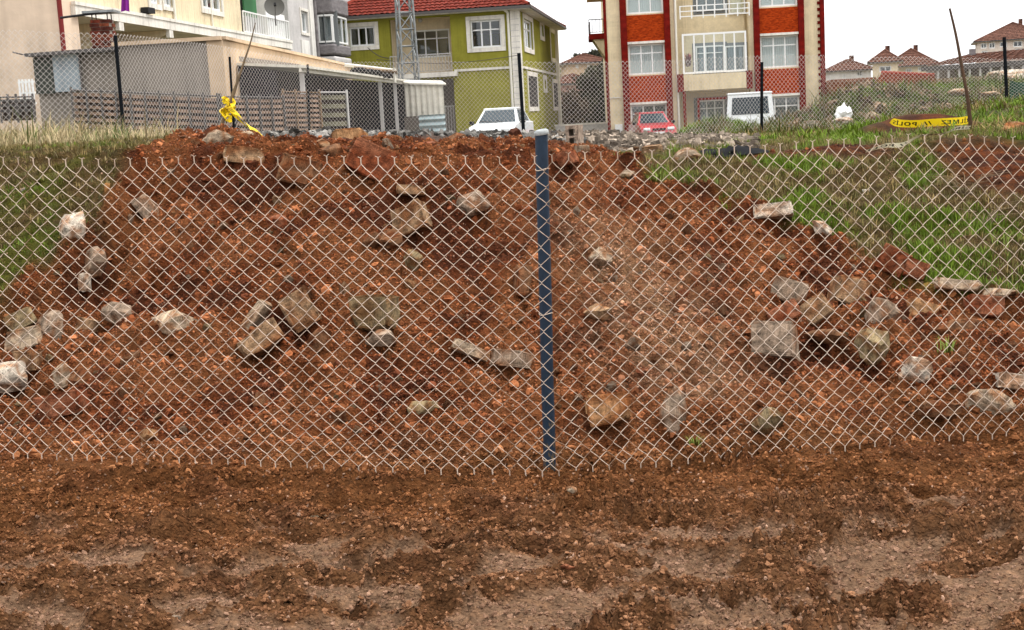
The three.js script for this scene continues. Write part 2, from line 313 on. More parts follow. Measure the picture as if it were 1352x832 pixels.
// centre pixel, width and height in pixels, tilt in degrees, shape, colour, label
const stoneList = [
  [100, 304, 30, 40, 20, 'rock', WHITE, 'chalky white rough stone on the turf edge of the left bank', 'rough_stone'],
  [128, 352, 28, 38, 10, 'rock', GREYS, 'grey upright stone just below the chalky white stone on the left bank', 'rough_stone'],
  [114, 384, 13, 22, 5, 'block', WHITE, 'small whitish block fragment under the grey upright stone, left bank', 'block_fragment'],
  [200, 286, 22, 42, -35, 'block', GREYS, 'narrow grey slab leaning on the dark upper left bank', 'stone_slab'],
  [237, 432, 58, 30, 4, 'rock', PALE, 'pale tan angular rock alone on the left of the red bank', 'rough_stone'],
  [158, 420, 38, 26, 12, 'rock', GREYS, 'grey rock with dark underside beside the pale tan angular rock', 'rough_stone'],
  [36, 456, 46, 27, -8, 'block', PALE, 'pinkish pale slab on top of the left stone heap', 'stone_slab'],
  [30, 432, 34, 22, -25, 'block', OLIVE, 'olive grey flat stone behind the pinkish pale slab in the left heap', 'stone_slab'],
  [70, 441, 30, 48, 10, 'rock', GREYS, 'upright grey stone with streaks at the right of the left heap', 'rough_stone'],
  [14, 506, 44, 36, -10, 'rock', WHITE, 'crumbly whitish concrete lump at the bottom of the left stone heap', 'concrete_lump'],
  [42, 484, 28, 26, 0, 'block', TAN, 'tan block wedged between the crumbly white lump and the pinkish slab', 'stone_block'],
  [82, 499, 20, 32, 5, 'rock', PALE, 'pale upright chip of stone below the left heap', 'stone_chip'],
  [86, 541, 56, 28, -6, 'block', BRICKC, 'red brown slab with light top edge at the foot of the left bank', 'stone_slab'],
  [108, 508, 28, 34, 12, 'rock', BRN, 'brown block beside the pale upright chip at the left foot', 'stone_block'],
  [117, 436, 22, 18, 20, 'block', TAN, 'small tan stone between the upright grey stone and the grey rock', 'rough_stone'],
  [398, 417, 36, 44, -25, 'block', TAN, 'flat tan stone block tilted in the red bank, above the tan brick', 'stone_block'],
  [346, 459, 52, 28, -32, 'block', TAN, 'tan brick shaped stone tipped sideways in the red bank', 'stone_block'],
  [341, 422, 14, 40, 42, 'block', PALE, 'thin pale slab standing on edge above the tipped tan brick', 'stone_slab'],
  [424, 456, 32, 26, -20, 'rock', BRN, 'dull brown stone between the tan blocks and the big grey block', 'rough_stone'],
  [497, 423, 52, 42, 3, 'block', OLIVE, 'largest square grey tan stone block in the middle of the red bank', 'stone_block'],
  [504, 452, 38, 20, 8, 'rock', GREYS, 'grey crumbled stone under the largest square block', 'rough_stone'],
  [560, 550, 36, 26, -4, 'rock', OLIVE, 'olive grey stone with dark shadow low on the bank left of the post', 'rough_stone'],
  [622, 470, 46, 13, 28, 'block', PALE, 'thin pinkish slab lying tilted next to the grey slab near the post', 'stone_slab'],
  [680, 481, 52, 20, 12, 'block', GREYS, 'flat grey slab lying beside the post in the red bank', 'stone_slab'],
  [627, 277, 38, 34, 25, 'rock', GREYS, 'rounded grey stone with light top high on the bank left of the post', 'rough_stone'],
  [491, 222, 54, 40, 30, 'block', BRICKC, 'big red tan block with pale top at the crest of the bank', 'stone_block'],
  [542, 299, 42, 34, -15, 'block', TAN, 'flat tan stone in the cluster below the big crest block', 'stone_block'],
  [516, 322, 30, 24, 10, 'rock', BRN, 'brown stone left of the flat tan stone in the upper cluster', 'rough_stone'],
  [547, 351, 24, 28, 5, 'rock', OLIVE, 'small olive stone at the bottom of the upper cluster', 'rough_stone'],
  [492, 325, 22, 20, 10, 'rock', BRN, 'small brown stone at the left end of the upper cluster', 'rough_stone'],
  [543, 258, 34, 12, 8, 'block', TAN, 'thin tan slab with black gap under it below the crest block', 'stone_slab'],
  [398, 236, 46, 34, 20, 'block', BRN, 'brown block near the crest, left of the big red tan block', 'stone_block'],
  [368, 300, 26, 22, 10, 'rock', BRICKC, 'small reddish stone on the upper left of the red bank', 'rough_stone'],
  [325, 216, 46, 20, 10, 'block', TAN, 'tan slab lying below the rocks by the yellow tape', 'stone_slab'],
  [289, 192, 42, 26, -8, 'rock', PALE, 'pale tan rock on the crest at the foot of the yellow tape', 'rough_stone'],
  [323, 186, 26, 18, 15, 'rock', PALE, 'smaller pale rock between the crest rock and the yellow tape end', 'rough_stone'],
  [462, 188, 40, 20, -10, 'block', ORANGE, 'tan orange rock on the crest behind the big red tan block', 'rough_stone'],
  [420, 198, 36, 16, 5, 'rock', TAN, 'low tan rock on the crest left of the tan orange rock', 'rough_stone'],
  [690, 378, 18, 40, 8, 'block', BRN, 'narrow brown stone on end just left of the fence post', 'stone_block'],
  [793, 345, 30, 22, 15, 'rock', PALE, 'pale tan stone right of the post, at the top of the gravel run', 'rough_stone'],
  [790, 418, 34, 22, 5, 'rock', TAN, 'dull tan stone sunk in the pale gravel run', 'rough_stone'],
  [804, 550, 52, 38, -3, 'block', ORANGE, 'orange tan square block low in the bank right of the post', 'stone_block'],
  [888, 546, 32, 58, 8, 'rock', GREYS, 'rough grey upright stone right of the orange tan square block', 'rough_stone'],
  [1019, 285, 46, 17, 1, 'block', WHITE, 'whitish flat slab sticking out at the grass edge', 'stone_slab'],
  [1084, 306, 26, 16, 35, 'rock', WHITE, 'small curved whitish stone at the grass edge right of the flat slab', 'rough_stone'],
  [1042, 391, 40, 28, 25, 'block', GREYS, 'grey pink stone at the upper left of the right hand rubble', 'stone_block'],
  [1119, 395, 40, 36, 25, 'block', TAN, 'tan square block with broken corner at the top of the right rubble', 'stone_block'],
  [1076, 418, 36, 28, -30, 'block', TAN, 'tan brick in the middle of the right hand rubble', 'stone_block'],
  [1032, 421, 38, 22, -25, 'block', BRICKC, 'reddish brick left of the tan brick in the right rubble', 'brick_piece'],
  [1023, 459, 50, 46, 8, 'block', GREYS, 'pale grey square face block right of centre in the bank', 'stone_block'],
  [1163, 424, 38, 48, -20, 'rock', GREYS, 'grey rough stone standing over the speckled stone in the right rubble', 'rough_stone'],
  [1150, 466, 42, 44, 20, 'rock', OLIVE, 'speckled grey tan stone overhanging a dark hollow in the right rubble', 'rough_stone'],
  [1209, 499, 42, 34, 18, 'rock', WHITE, 'whitish pitted stone alone below the grass tuft', 'rough_stone'],
  [1304, 540, 56, 34, 10, 'rock', PALE, 'pale striated stone with black shadow at the foot of the right bank', 'rough_stone'],
  [1336, 512, 46, 19, 14, 'block', WHITE, 'white streaked slab just above the pale striated stone', 'stone_slab'],
  [1012, 563, 42, 32, -15, 'rock', OLIVE, 'olive stone with one white facet low right of the grey upright stone', 'rough_stone'],
  [1178, 350, 34, 30, 35, 'block', BRICKC, 'red brick with light top edge under the right grass slope', 'brick_piece'],
  [1208, 362, 26, 22, 30, 'block', BRICKC, 'darker red brick piece right of the brick with the light edge', 'brick_piece'],
  [1262, 386, 52, 13, 12, 'block', PALE, 'long pale slab along the lower edge of the right grass slope', 'stone_slab'],
  [1318, 396, 40, 14, 8, 'rock', PALE, 'low pale stone at the right end of the long pale slab', 'rough_stone'],
  [1296, 412, 42, 26, 10, 'block', BRICKC, 'rust red block under the long pale slab on the right', 'stone_block'],
  [1216, 418, 36, 26, 20, 'block', ORANGE, 'orange brown block between the rubble and the grass tuft', 'stone_block'],
  [1258, 440, 54, 24, 8, 'rock', BRN, 'broad brown stone above the grass tuft on the right bank', 'rough_stone'],
  [1238, 548, 52, 20, 8, 'rock', BRN, 'brown slab with a dark gap beneath left of the striated stone', 'stone_slab'],
  [1092, 452, 54, 18, 10, 'rock', BRN, 'dark brown slab across the hollow of the right rubble', 'stone_slab'],
  [905, 212, 36, 20, 5, 'rock', PALE, 'pale tan rock beside the black shade sheet behind the crest', 'rough_stone'],
  [755, 653, 13, 9, 5, 'rock', PALE, 'small pale stone on the mud right of the post foot', 'pebble'],
  [225, 827, 30, 14, 3, 'rock', GREYS, 'light grey stone sunk in the mud of the foreground', 'rough_stone'],
  [752, 756, 24, 9, 0, 'rock', BRICKC, 'small red brown stone in the churned mud of the foreground', 'pebble'],
  [1340, 173, 34, 15, 3, 'rock', ORANGE, 'tan rock on the grassy rise right of the tall stick', 'rough_stone'],
  [1164, 350, 0, 0, 0, '', 0, '', ''],
].filter((s) => s[2]);

// hollows: under the stones and where lumps of earth have fallen out
const hollows = [];
for (const [px, py, w, h] of stoneList) if (py < 600 && py > 200 && Math.max(w, h) > 24) { const [x, d] = hit(px + 3, py + h * 0.72), s = d / FPX; hollows.push([x, d, w * s * 0.55, 0.05 + 0.5 * h * s * 0.5, Math.min(0.09, 0.55 * h * s)]); }
for (const [px, py, w, dep] of [[865, 332, 34, 0.11], [890, 345, 20, 0.08], [1095, 462, 44, 0.12], [1135, 482, 34, 0.12], [55, 470, 30, 0.13], [12, 455, 26, 0.1], [20, 540, 50, 0.08], [345, 228, 30, 0.1], [395, 450, 22, 0.06], [400, 508, 24, 0.08], [1215, 565, 44, 0.08], [1300, 568, 44, 0.09], [885, 580, 34, 0.08], [1020, 588, 34, 0.07], [640, 205, 30, 0.08], [170, 235, 26, 0.1], [150, 280, 24, 0.1], [130, 320, 18, 0.1], [215, 215, 26, 0.1], [320, 255, 26, 0.08], [735, 230, 24, 0.07], [550, 330, 20, 0.07], [500, 440, 30, 0.06]]) { const [x, d] = hit(px, py), s = d / FPX; hollows.push([x, d, w * s, 0.12, dep]); }
for (const [px, py, w, dep] of [[726, 640, 30, 0.03], [690, 728, 34, 0.04], [590, 722, 26, 0.035], [760, 690, 30, 0.03], [820, 715, 26, 0.03], [1200, 808, 30, 0.035], [740, 735, 30, 0.04], [100, 665, 34, 0.025], [60, 790, 40, 0.03], [900, 780, 34, 0.035], [930, 740, 30, 0.03], [1310, 612, 30, 0.03], [480, 795, 30, 0.025], [330, 790, 30, 0.025], [240, 655, 24, 0.02], [1060, 690, 34, 0.02]]) { const [x, d] = hit(px, py), s = d / FPX; hollows.push([x, d, w * s, 0.05, dep]); }
function hollow(x, d) { let q = 0; for (const [hx, hd, sx, sd, a] of hollows) { const u = (x - hx) / sx; if (u > 2 || u < -2) continue; const v = (d - hd) / sd; if (v > 2 || v < -2) continue; q = Math.max(q, a * Math.exp(-1.2 * (u * u + v * v))); } return q * 1.5; }
const barePatches = [[1060, 202, 0.75, 0.5], [1215, 186, 0.75, 0.7], [1330, 215, 0.5, 0.8]].map(([a, b, s, t]) => [...hit(a, b), s, t]); barePatches.push([4.95, 16.1, 0.7, 0.75]);
function bare(x, d) { let q = 0; for (const [bx, bd, sx, sd] of barePatches) q = Math.max(q, Math.exp(-(((x - bx) / sx) ** 4) - (((d - bd) / sd) ** 4))); return q; }
const mix3 = (a, b, t) => [lerp(a[0], b[0], t), lerp(a[1], b[1], t), lerp(a[2], b[2], t)];
const C_RED = [0.170, 0.048, 0.015], C_RED2 = [0.235, 0.084, 0.030], C_DARK = [0.068, 0.021, 0.010], C_MUD = [0.315, 0.188, 0.113], C_MUD2 = [0.20, 0.080, 0.028], C_FORE = [0.19, 0.088, 0.038], C_SAND = [0.32, 0.175, 0.092], C_GRASSD = [0.10, 0.074, 0.028], C_GREEN = [0.078, 0.10, 0.013], C_GREY = [0.17, 0.15, 0.13], C_BROWN = [0.18, 0.10, 0.052];
function soilColour(x, d) {
  const v = fbm(x * 1.3 + 20, d * 1.3, 4), w = fbm(x * 5 - 8, d * 5, 3);
  let c = mix3(C_RED, C_RED2, smooth(-0.25, 0.3, v + 0.3 * w));
  c = mix3(c, C_DARK, smooth(0.05, 0.4, -v + 0.4 * w) * 0.7);
  if (d < 6.6) {                                           // foreground
    const m = mudPatch(x, d); let f = mix3(C_MUD2, C_FORE, smooth(5.7, 4.6, d + 0.5 * v)); f = mix3(f, C_DARK, smooth(0.1, 0.5, -v) * 0.35); f = mix3(f, C_MUD, m * 0.85);
    c = mix3(c, f, smooth(6.6, 6.0, d));
  }
  if (d > 6.3 && d < 9) {                                  // pale gravelly run in the middle of the bank
    const t = (9 - d) / 2.7, cx = lerp(0.45, 0.95, t), s = Math.exp(-(((x - cx) / 0.36) ** 2)) * smooth(6.3, 6.8, d) * smooth(8.6, 7.9, d);
    c = mix3(c, C_SAND, clamp(s * (0.65 + 0.8 * w)));
  }
  const g = grassiness(x, d);
  if (g > 0 && d < 14) c = mix3(c, mix3(C_GRASSD, C_GREEN, smooth(-0.1, 0.35, fbm(x * 1.1 + 70, d * 1.1, 3))), g * 0.85);
  const br = d > 8 && x > 1 ? bare(x, d) : 0;
  if (d > 9) {                                             // behind the crest
    let p = mix3(C_BROWN, C_GREY, x < 0.6 ? smooth(0.8, -0.2, x) * smooth(-4.2, -3, x) : 0.25);
    const far = mix3([0.17, 0.145, 0.075], [0.09, 0.12, 0.03], smooth(-0.2, 0.3, v));
    p = mix3(p, far, Math.max(smooth(-3.2, -4.4, x), smooth(2.2, 3.4, x), smooth(22, 26, d) * 0.8));
    if (d > 38 && d < 66 && x > -3 && x < 9) p = mix3(p, [0.17, 0.155, 0.14], 0.8);
    if (d > 75) p = mix3(p, mix3([0.22, 0.17, 0.11], [0.13, 0.13, 0.06], smooth(-0.3, 0.3, fbm(x * 0.05, d * 0.05, 4))), smooth(75, 110, d));
    c = mix3(c, p, smooth(9.6, 12.5, d) * (x > -2.6 && x < 1 ? smooth(10.4, 12.5, d) : 1));
  }
  if (br > 0) c = mix3(c, mix3(C_DARK, C_RED, smooth(-0.2, 0.3, w)), br);
  return c;
}
{
  const xs = [], ds = [];
  for (let x = 0; x < 3.25; x += 0.0115) xs.push(x);
  for (let x = 3.25, s = 0.0125; x < 620; x += s, s *= 1.062) xs.push(x);
  const X = [...xs.slice(1).reverse().map((x) => -x), ...xs];
  for (let d = 3.55, s = 0.03; d > -60; d -= s, s *= 1.3) ds.unshift(d);
  for (let d = 3.562; d < 9.7; d += 0.0118) ds.push(d);
  for (let d = 9.7, s = 0.0125; d < 900; d += s, s *= 1.045) ds.push(d);
  const nx = X.length, nd = ds.length, P = new Float32Array(nx * nd * 3), K = new Float32Array(nx * nd * 3), U = new Float32Array(nx * nd * 2), I = new Uint32Array((nx - 1) * (nd - 1) * 6);
  let q = 0;
  for (let j = 0; j < nd; j++) for (let i = 0; i < nx; i++) {
    const o = j * nx + i, x = X[i], d = ds[j];
    P[o * 3] = x; P[o * 3 + 1] = ground(x, Math.max(d, 3)); P[o * 3 + 2] = -d;
    K.set(soilColour(x, Math.max(d, 3)), o * 3);
    U[o * 2] = x * 1.02 + 0.03 * d; U[o * 2 + 1] = d * 1.05 + P[o * 3 + 1] * 0.7;
    if (i && j) { I[q++] = o - nx - 1; I[q++] = o - nx; I[q++] = o; I[q++] = o - nx - 1; I[q++] = o; I[q++] = o - 1; }
  }
  const g = new THREE.BufferGeometry(); g.setAttribute('position', new THREE.BufferAttribute(P, 3)); g.setAttribute('color', new THREE.BufferAttribute(K, 3)); g.setAttribute('uv', new THREE.BufferAttribute(U, 2)); g.setIndex(new THREE.BufferAttribute(I, 1)); g.computeVertexNormals();
  const m = mesh('ground', g, new THREE.MeshPhysicalMaterial({ vertexColors: true, map: soilMap, bumpMap: soilBump, bumpScale: 0.02, roughness: 0.95, specularIntensity: 0.12 }));
  tag(m, 'reddish brown muddy soil with a dug bank rising behind the fence', 'ground', null, 'structure');
  console.log('ground', nx, nd, nx * nd * 2);
}

// ------------------------------------------------------------------ stones
function rockGeo(seed, kind, w, h, t) {
  let g; const s0 = seed * 13.7;
  if (kind === 'block') { g = new RoundedBoxGeometry(1, 1, 1, 3, 0.09); g.deleteAttribute('uv'); g.deleteAttribute('normal'); g = mergeVertices(g, 1e-4); g = subdivide(g); }
  else { g = new THREE.IcosahedronGeometry(0.62, 3); g.deleteAttribute('uv'); g.deleteAttribute('normal'); g = mergeVertices(g, 1e-4); }
  const p = g.attributes.position, v = V(), cuts = [];
  const nc = kind === 'block' ? 3 : 9;
  for (let i = 0; i < nc; i++) cuts.push([V(hash(seed, i, 1) - 0.5, hash(seed, i, 2) - 0.5, hash(seed, i, 3) - 0.5).normalize(), kind === 'block' ? 0.52 + 0.16 * hash(seed, i, 4) : 0.3 + 0.22 * hash(seed, i, 4)]);
  for (let i = 0; i < p.count; i++) {
    v.fromBufferAttribute(p, i);
    for (const [n, d] of cuts) { const e = v.dot(n) - d; if (e > 0) v.addScaledVector(n, -e); }
    const b = 1 + 0.07 * n3(v.x * 3 + s0, v.y * 3, v.z * 3) + 0.06 * n3(v.x * 9, v.y * 9 + s0, v.z * 9) + 0.035 * n3(v.x * 22, v.y * 22, v.z * 22 + s0);
    v.multiplyScalar(b); p.setXYZ(i, v.x * w, v.y * h, v.z * t);
  }
  g.computeBoundingBox(); const bb = g.boundingBox, c = bb.getCenter(V()), z = bb.getSize(V());
  g.translate(-c.x, -c.y, -c.z); g.scale(w / z.x, h / z.y, t / z.z);
  const uv = new Float32Array(p.count * 2), col = new Float32Array(p.count * 3);
  for (let i = 0; i < p.count; i++) {
    uv[i * 2] = (p.getX(i) + p.getZ(i) * 0.7) * 2.6 + seed * 0.37; uv[i * 2 + 1] = (p.getY(i) + p.getZ(i) * 0.5) * 2.6 + seed * 0.11;
    const m = smooth(-0.1, 0.3, n3(p.getX(i) * 13 + s0, p.getY(i) * 13, p.getZ(i) * 13) + 0.5 * n3(p.getX(i) * 31, p.getY(i) * 31 + s0, p.getZ(i) * 31));      // smears of red soil stuck on the stone
    col.set([lerp(1, 0.62, m * 0.85), lerp(1, 0.36, m * 0.85), lerp(1, 0.22, m * 0.85)], i * 3);
  }
  g.setAttribute('uv', new THREE.BufferAttribute(uv, 2)); g.setAttribute('color', new THREE.BufferAttribute(col, 3));
  const gi = g.toNonIndexed(); gi.computeVertexNormals(); return blendNormals(gi);
}
function subdivide(g) {                                     // split every triangle in four
  const p = g.attributes.position, I = g.index.array, out = [], key = new Map(), idx = [];
  for (let i = 0; i < p.count; i++) out.push(p.getX(i), p.getY(i), p.getZ(i));
  const mid = (a, b) => { const k = a < b ? a * 1e5 + b : b * 1e5 + a; if (!key.has(k)) { key.set(k, out.length / 3); out.push((p.getX(a) + p.getX(b)) / 2, (p.getY(a) + p.getY(b)) / 2, (p.getZ(a) + p.getZ(b)) / 2); } return key.get(k); };
  for (let i = 0; i < I.length; i += 3) { const [a, b, c] = [I[i], I[i + 1], I[i + 2]], d = mid(a, b), e = mid(b, c), f = mid(c, a); idx.push(a, d, f, d, b, e, f, e, c, d, e, f); }
  const r = new THREE.BufferGeometry(); r.setAttribute('position', new THREE.Float32BufferAttribute(out, 3)); r.setIndex(idx); return r;
}
function blendNormals(g) {                                  // facets stay crisp, small steps are smoothed
  const p = g.attributes.position, n = g.attributes.normal, map = new Map(), key = (i) => Math.round(p.getX(i) * 2e4) + ',' + Math.round(p.getY(i) * 2e4) + ',' + Math.round(p.getZ(i) * 2e4);
  const ks = []; for (let i = 0; i < p.count; i++) { const k = key(i); ks.push(k); if (!map.has(k)) map.set(k, []); map.get(k).push(i); }
  const N = n.array.slice();
  for (let i = 0; i < p.count; i++) { let x = 0, y = 0, z = 0; for (const j of map.get(ks[i])) if (N[i * 3] * N[j * 3] + N[i * 3 + 1] * N[j * 3 + 1] + N[i * 3 + 2] * N[j * 3 + 2] > 0.8) { x += N[j * 3]; y += N[j * 3 + 1]; z += N[j * 3 + 2]; } const l = Math.hypot(x, y, z) || 1; n.setXYZ(i, x / l, y / l, z / l); }
  return g;
}
let lumpList = [];
const stoneMats = new Map();
function stoneMat(c) {
  const k = c.join(); if (!stoneMats.has(k)) stoneMats.set(k, std(lin(...c), 0.93, { vertexColors: true, map: stoneMap, bumpMap: rep(grainBump, 2), bumpScale: 0.006 })); return stoneMats.get(k);
}
stoneList.forEach(([px, py, w, h, deg, kind, c, label, name], i) => {
  const [x, d] = hit(px, py + h * 0.12, (a, b) => ground(a, b, false)), s = d / FPX * 1.18, t = Math.max(Math.min(w, h) * 0.9, Math.max(w, h) * 0.55) * s;
  const m = mesh(name, rockGeo(i + 3, kind, w * s, h * s, t), stoneMat(c));
  const lift = 0.25 * Math.min(h * s, t) + 0.02; m.position.set(x, ground(x, d, false) + lift * 0.8, -d + lift * 0.5);
  m.rotation.set(-0.25 + 0.3 * (hash(i, 4, 4) - 0.5), 0.9 * (hash(i, 5, 5) - 0.5), -(deg - 3) * Math.PI / 180);
  tag(m, label, /brick/.test(name) ? 'brick' : name === 'concrete_lump' ? 'concrete' : name === 'pebble' ? 'pebble' : 'stone', 'stones in the dug bank');
});
for (const [i, [px, py, w, h, c]] of [[250, 191, 26, 14, BRN], [372, 193, 30, 16, TAN], [438, 204, 26, 16, BRN], [522, 194, 30, 15, TAN], [562, 198, 24, 14, BRICKC], [600, 193, 28, 15, BRN], [640, 199, 26, 14, TAN], [745, 219, 30, 18, BRICKC], [770, 205, 22, 14, PALE], [828, 226, 28, 12, PALE], [862, 204, 24, 14, TAN]].entries()) {
  const [x, d] = hit(px, py), s = d / FPX * 1.15, m = mesh('crest_block', rockGeo(200 + i, i % 3 ? 'block' : 'rock', w * s, h * s, w * s * 0.7), stoneMat(c));
  m.position.set(x, ground(x, d) + h * s * 0.12, -d); m.rotation.set(0.5 * (hash(i, 1, 1) - 0.5), 3 * hash(i, 2, 2), 0.9 * (hash(i, 3, 3) - 0.5)); tag(m, ['brown broken stone on the crest at the turf end, left of the tape', 'tan broken block on the crest right of the end of the yellow tape', 'brown broken block under the tan orange crest rock', 'tan broken block on the crest right of the tan orange rock', 'red broken block on the crest before the corrugated panel', 'brown broken block on the crest before the green wall', 'tan broken block on the crest before the white car', 'red broken block just below the hollow building block', 'pale broken block lying right beside the hollow building block', 'pale flat block at the upper edge of the right grass slope', 'tan broken block in the brown rubble behind the pale rock'][i], 'stone', 'broken blocks along the crest');
}
{ // half-buried lumps of stone too many to count
  const list = [], cols = [BRN, BRN, TAN, BRICKC, OLIVE, ORANGE, GREYS];
  while (list.length < 230) { const d = rr(6.4, 9.6), x = rr(-0.4, 0.4) * d; if (grassiness(x, d) > 0.3) continue; const s = 0.03 + 0.07 * rnd() * rnd(), c = cols[Math.floor(rnd() * 7)], v = rr(0.45, 0.9); list.push([x, ground(x, d) + s * 0.1, -d, s * rr(0.9, 1.6), s * rr(0.6, 1), s * rr(0.8, 1.2), [c[0] * v, c[1] * v, c[2] * v]]); }
  lumpList = list;
}
console.log('stones');

// small stones that nobody could count and crumbs of earth: real little solids
function crumbGeo(seed, detail, flat) {
  const g = new THREE.IcosahedronGeometry(0.5, detail), q = g.attributes.position, v = V();
  for (let i = 0; i < q.count; i++) { v.fromBufferAttribute(q, i); v.multiplyScalar(1 + 0.52 * n3(v.x * 2.6 + seed * 7, v.y * 2.6, v.z * 2.6) + 0.26 * n3(v.x * 6, v.y * 6 + seed, v.z * 6)); q.setXYZ(i, v.x, v.y * flat, v.z); }
  g.computeVertexNormals(); return g;
}
const dummy = new THREE.Object3D(), tint = new THREE.Color();
function scatter(name, label, category, geo, mat, list) {     // list of [x, y, z, sx, sy, sz, colour]
  const im = new THREE.InstancedMesh(geo, mat, list.length); im.name = numbered(name);
  list.forEach(([x, y, z, sx, sy, sz, c, up], i) => {
    dummy.position.set(x, y, z); dummy.rotation.set(up ? rr(-0.25, 0.25) : rr(0, 6.3), rr(0, 6.3), up ? rr(-0.25, 0.25) : rr(0, 6.3)); dummy.scale.set(sx, sy, sz); dummy.updateMatrix(); im.setMatrixAt(i, dummy.matrix);
    im.setColorAt(i, tint.setRGB(c[0], c[1], c[2]));
  });
  scene.add(im); return tag(im, label, category, null, 'stuff');
}
scatter('stone_lumps', 'small brown stones and lumps half sunk in the red bank', 'stones', rockGeo(55, 'rock', 1, 1, 1), std(0xffffff, 0.94, { vertexColors: true, map: stoneMap, bumpMap: grainBump, bumpScale: 0.004 }), lumpList);
const crumbMat = std(0xffffff, 0.95, { bumpMap: rep(grainBump, 1), bumpScale: 0.003 });
for (let k = 0; k < 3; k++) {
  const list = [];
  while (list.length < 62000) {
    const d = 3.7 + 7.2 * Math.pow(rnd(), 0.95), x = rr(-0.44, 0.44) * d; if (Math.abs(x) > 3.9) continue;
    const g = grassiness(x, d), mud = mudPatch(x, d), fgd = smooth(6.2, 5.6, d);
    if (rnd() < g * 0.85 || rnd() < mud * 0.6 || (fgd > 0.5 && rnd() < 0.2)) continue;
    if (fbm(x * 3.2 + 11 * k, d * 3.2, 2) < -0.22 + 0.3 * rnd() - 0.1) continue;
    const r = rnd(), s = 0.006 + 0.010 * r * r + (r > 0.985 ? rr(0.008, 0.028) : 0) * (1 - 0.75 * fgd), c = soilColour(x, d), v = 0.46 + (1.6 - 1.0 * mud) * rnd() * rnd() + 0.38 * rnd(), pale = rnd() < 0.085 - 0.03 * fgd ? 1 : 0;
    list.push([x, ground(x, d) + s * 0.12, -d, s * rr(0.8, 1.4), s * rr(0.6, 1), s * rr(0.8, 1.3), pale && s < 0.013 ? [0.31 * v, 0.19 * v, 0.128 * v] : [c[0] * v, c[1] * v * (0.9 + 0.09 * v), c[2] * v * (0.85 + 0.22 * v)]]);
  }
  scatter('soil_crumbs', ['loose crumbs and clods of red soil over the bank', 'fine crumbs of red soil and grit over the bank', 'coarse clods and pebbles of red soil over the bank'][k], 'soil', crumbGeo(k + 1, k === 2 ? 1 : 1, 0.8), crumbMat, list);
}
{ // broken rubble behind the crest: grey on the left, brown and pale on the right
  const grey = [], brown = [];
  while (grey.length < 9500) { const x = rr(-3.3, 0.75), d = rr(11.8, 18.5); if (fbm(x * 1.4, d * 0.9, 2) < -0.25) continue; const s = 0.018 + 0.075 * Math.pow(rnd(), 4), v = (0.04 + 0.36 * rnd() * rnd()) * (rnd() < 0.12 ? 1.9 : 1); grey.push([x, ground(x, d) + s * 0.15, -d, s * rr(0.8, 1.6), s * rr(0.5, 1), s * rr(0.8, 1.4), [v, v * 0.93, v * 0.84]]); }
  while (brown.length < 9500) { const x = rr(0.3, 3.6), d = rr(11.2, 22); if ((Math.abs(x - 0.62) < 0.22 && d < 13) || x > d * 0.185 || fbm(x * 1.4, d * 0.9, 2) < -0.2) continue; const s = 0.018 + 0.085 * Math.pow(rnd(), 4), v = (0.08 + 0.42 * rnd() * rnd()) * (rnd() < 0.12 ? 1.7 : 1); brown.push([x, ground(x, d) + s * 0.15, -d, s * rr(0.8, 1.6), s * rr(0.5, 1), s * rr(0.8, 1.4), [v, v * 0.8, v * 0.62]]); }
  const m = std(0xffffff, 0.93, { bumpMap: rep(grainBump, 1), bumpScale: 0.01 });
  scatter('grey_rubble', 'strip of broken grey rubble behind the crest, before the sheds', 'rubble', crumbGeo(8, 1, 0.75), m, grey);
  scatter('brown_rubble', 'brown and pale broken rubble behind the crest, right of the post', 'rubble', crumbGeo(9, 1, 0.75), m, brown);
  const mound = []; while (mound.length < 900) { const x = 7.6 + rr(-2.2, 2.2), d = 31 + rr(-2.4, 2); const s = 0.04 + 0.2 * Math.pow(rnd(), 5), v = 0.06 + 0.3 * rnd() * rnd(); mound.push([x, ground(x, d) + s * 0.1, -d, s * rr(0.8, 1.6), s * rr(0.5, 1), s, [v, v * 0.68, v * 0.45]]); }
  scatter('mound_rubble', 'brown rubble heaped on the mound beside the cream apartment building', 'rubble', crumbGeo(10, 1, 0.8), m, mound);
}
// grass: tufts of bent blades
function tuftGeo(n, h, w, spread, seed) {
  const P = [], N = [];
  for (let b = 0; b < n; b++) {
    const a = hash(b, seed, 1) * TAU, r = hash(b, seed, 2) * spread, L = h * (0.5 + 0.6 * hash(b, seed, 3)), lean = (0.25 + 0.75 * hash(b, seed, 4)) * L * 0.8, wa = w * (0.7 + 0.6 * hash(b, seed, 6)), x = Math.cos(a) * r, z = Math.sin(a) * r, t = a + (hash(b, seed, 5) - 0.5) * 2.4;
    const px = -Math.sin(t), pz = Math.cos(t), at_ = (q) => [x + Math.cos(t) * lean * q * q, L * q * (1 - 0.22 * q * q), z + Math.sin(t) * lean * q * q];
    const A = at_(0), B = at_(0.5), D = at_(1), o = (p, k) => [p[0] + px * wa * k, p[1], p[2] + pz * wa * k];
    const tri = (u, v, q) => { P.push(...u, ...v, ...q); for (let k = 0; k < 3; k++) N.push(Math.cos(t) * -0.4, 0.9, Math.sin(t) * -0.4); };
    tri(o(A, -.5), o(A, .5), o(B, .42)); tri(o(A, -.5), o(B, .42), o(B, -.42)); tri(o(B, -.42), o(B, .42), D);
  }
  const g = new THREE.BufferGeometry(); g.setAttribute('position', new THREE.Float32BufferAttribute(P, 3)); g.setAttribute('normal', new THREE.Float32BufferAttribute(N, 3)); return g;
}
const bladeMat = new THREE.MeshPhysicalMaterial({ color: 0xffffff, roughness: 0.9, specularIntensity: 0.2, transmission: 0.25, thickness: 0, side: THREE.DoubleSide });
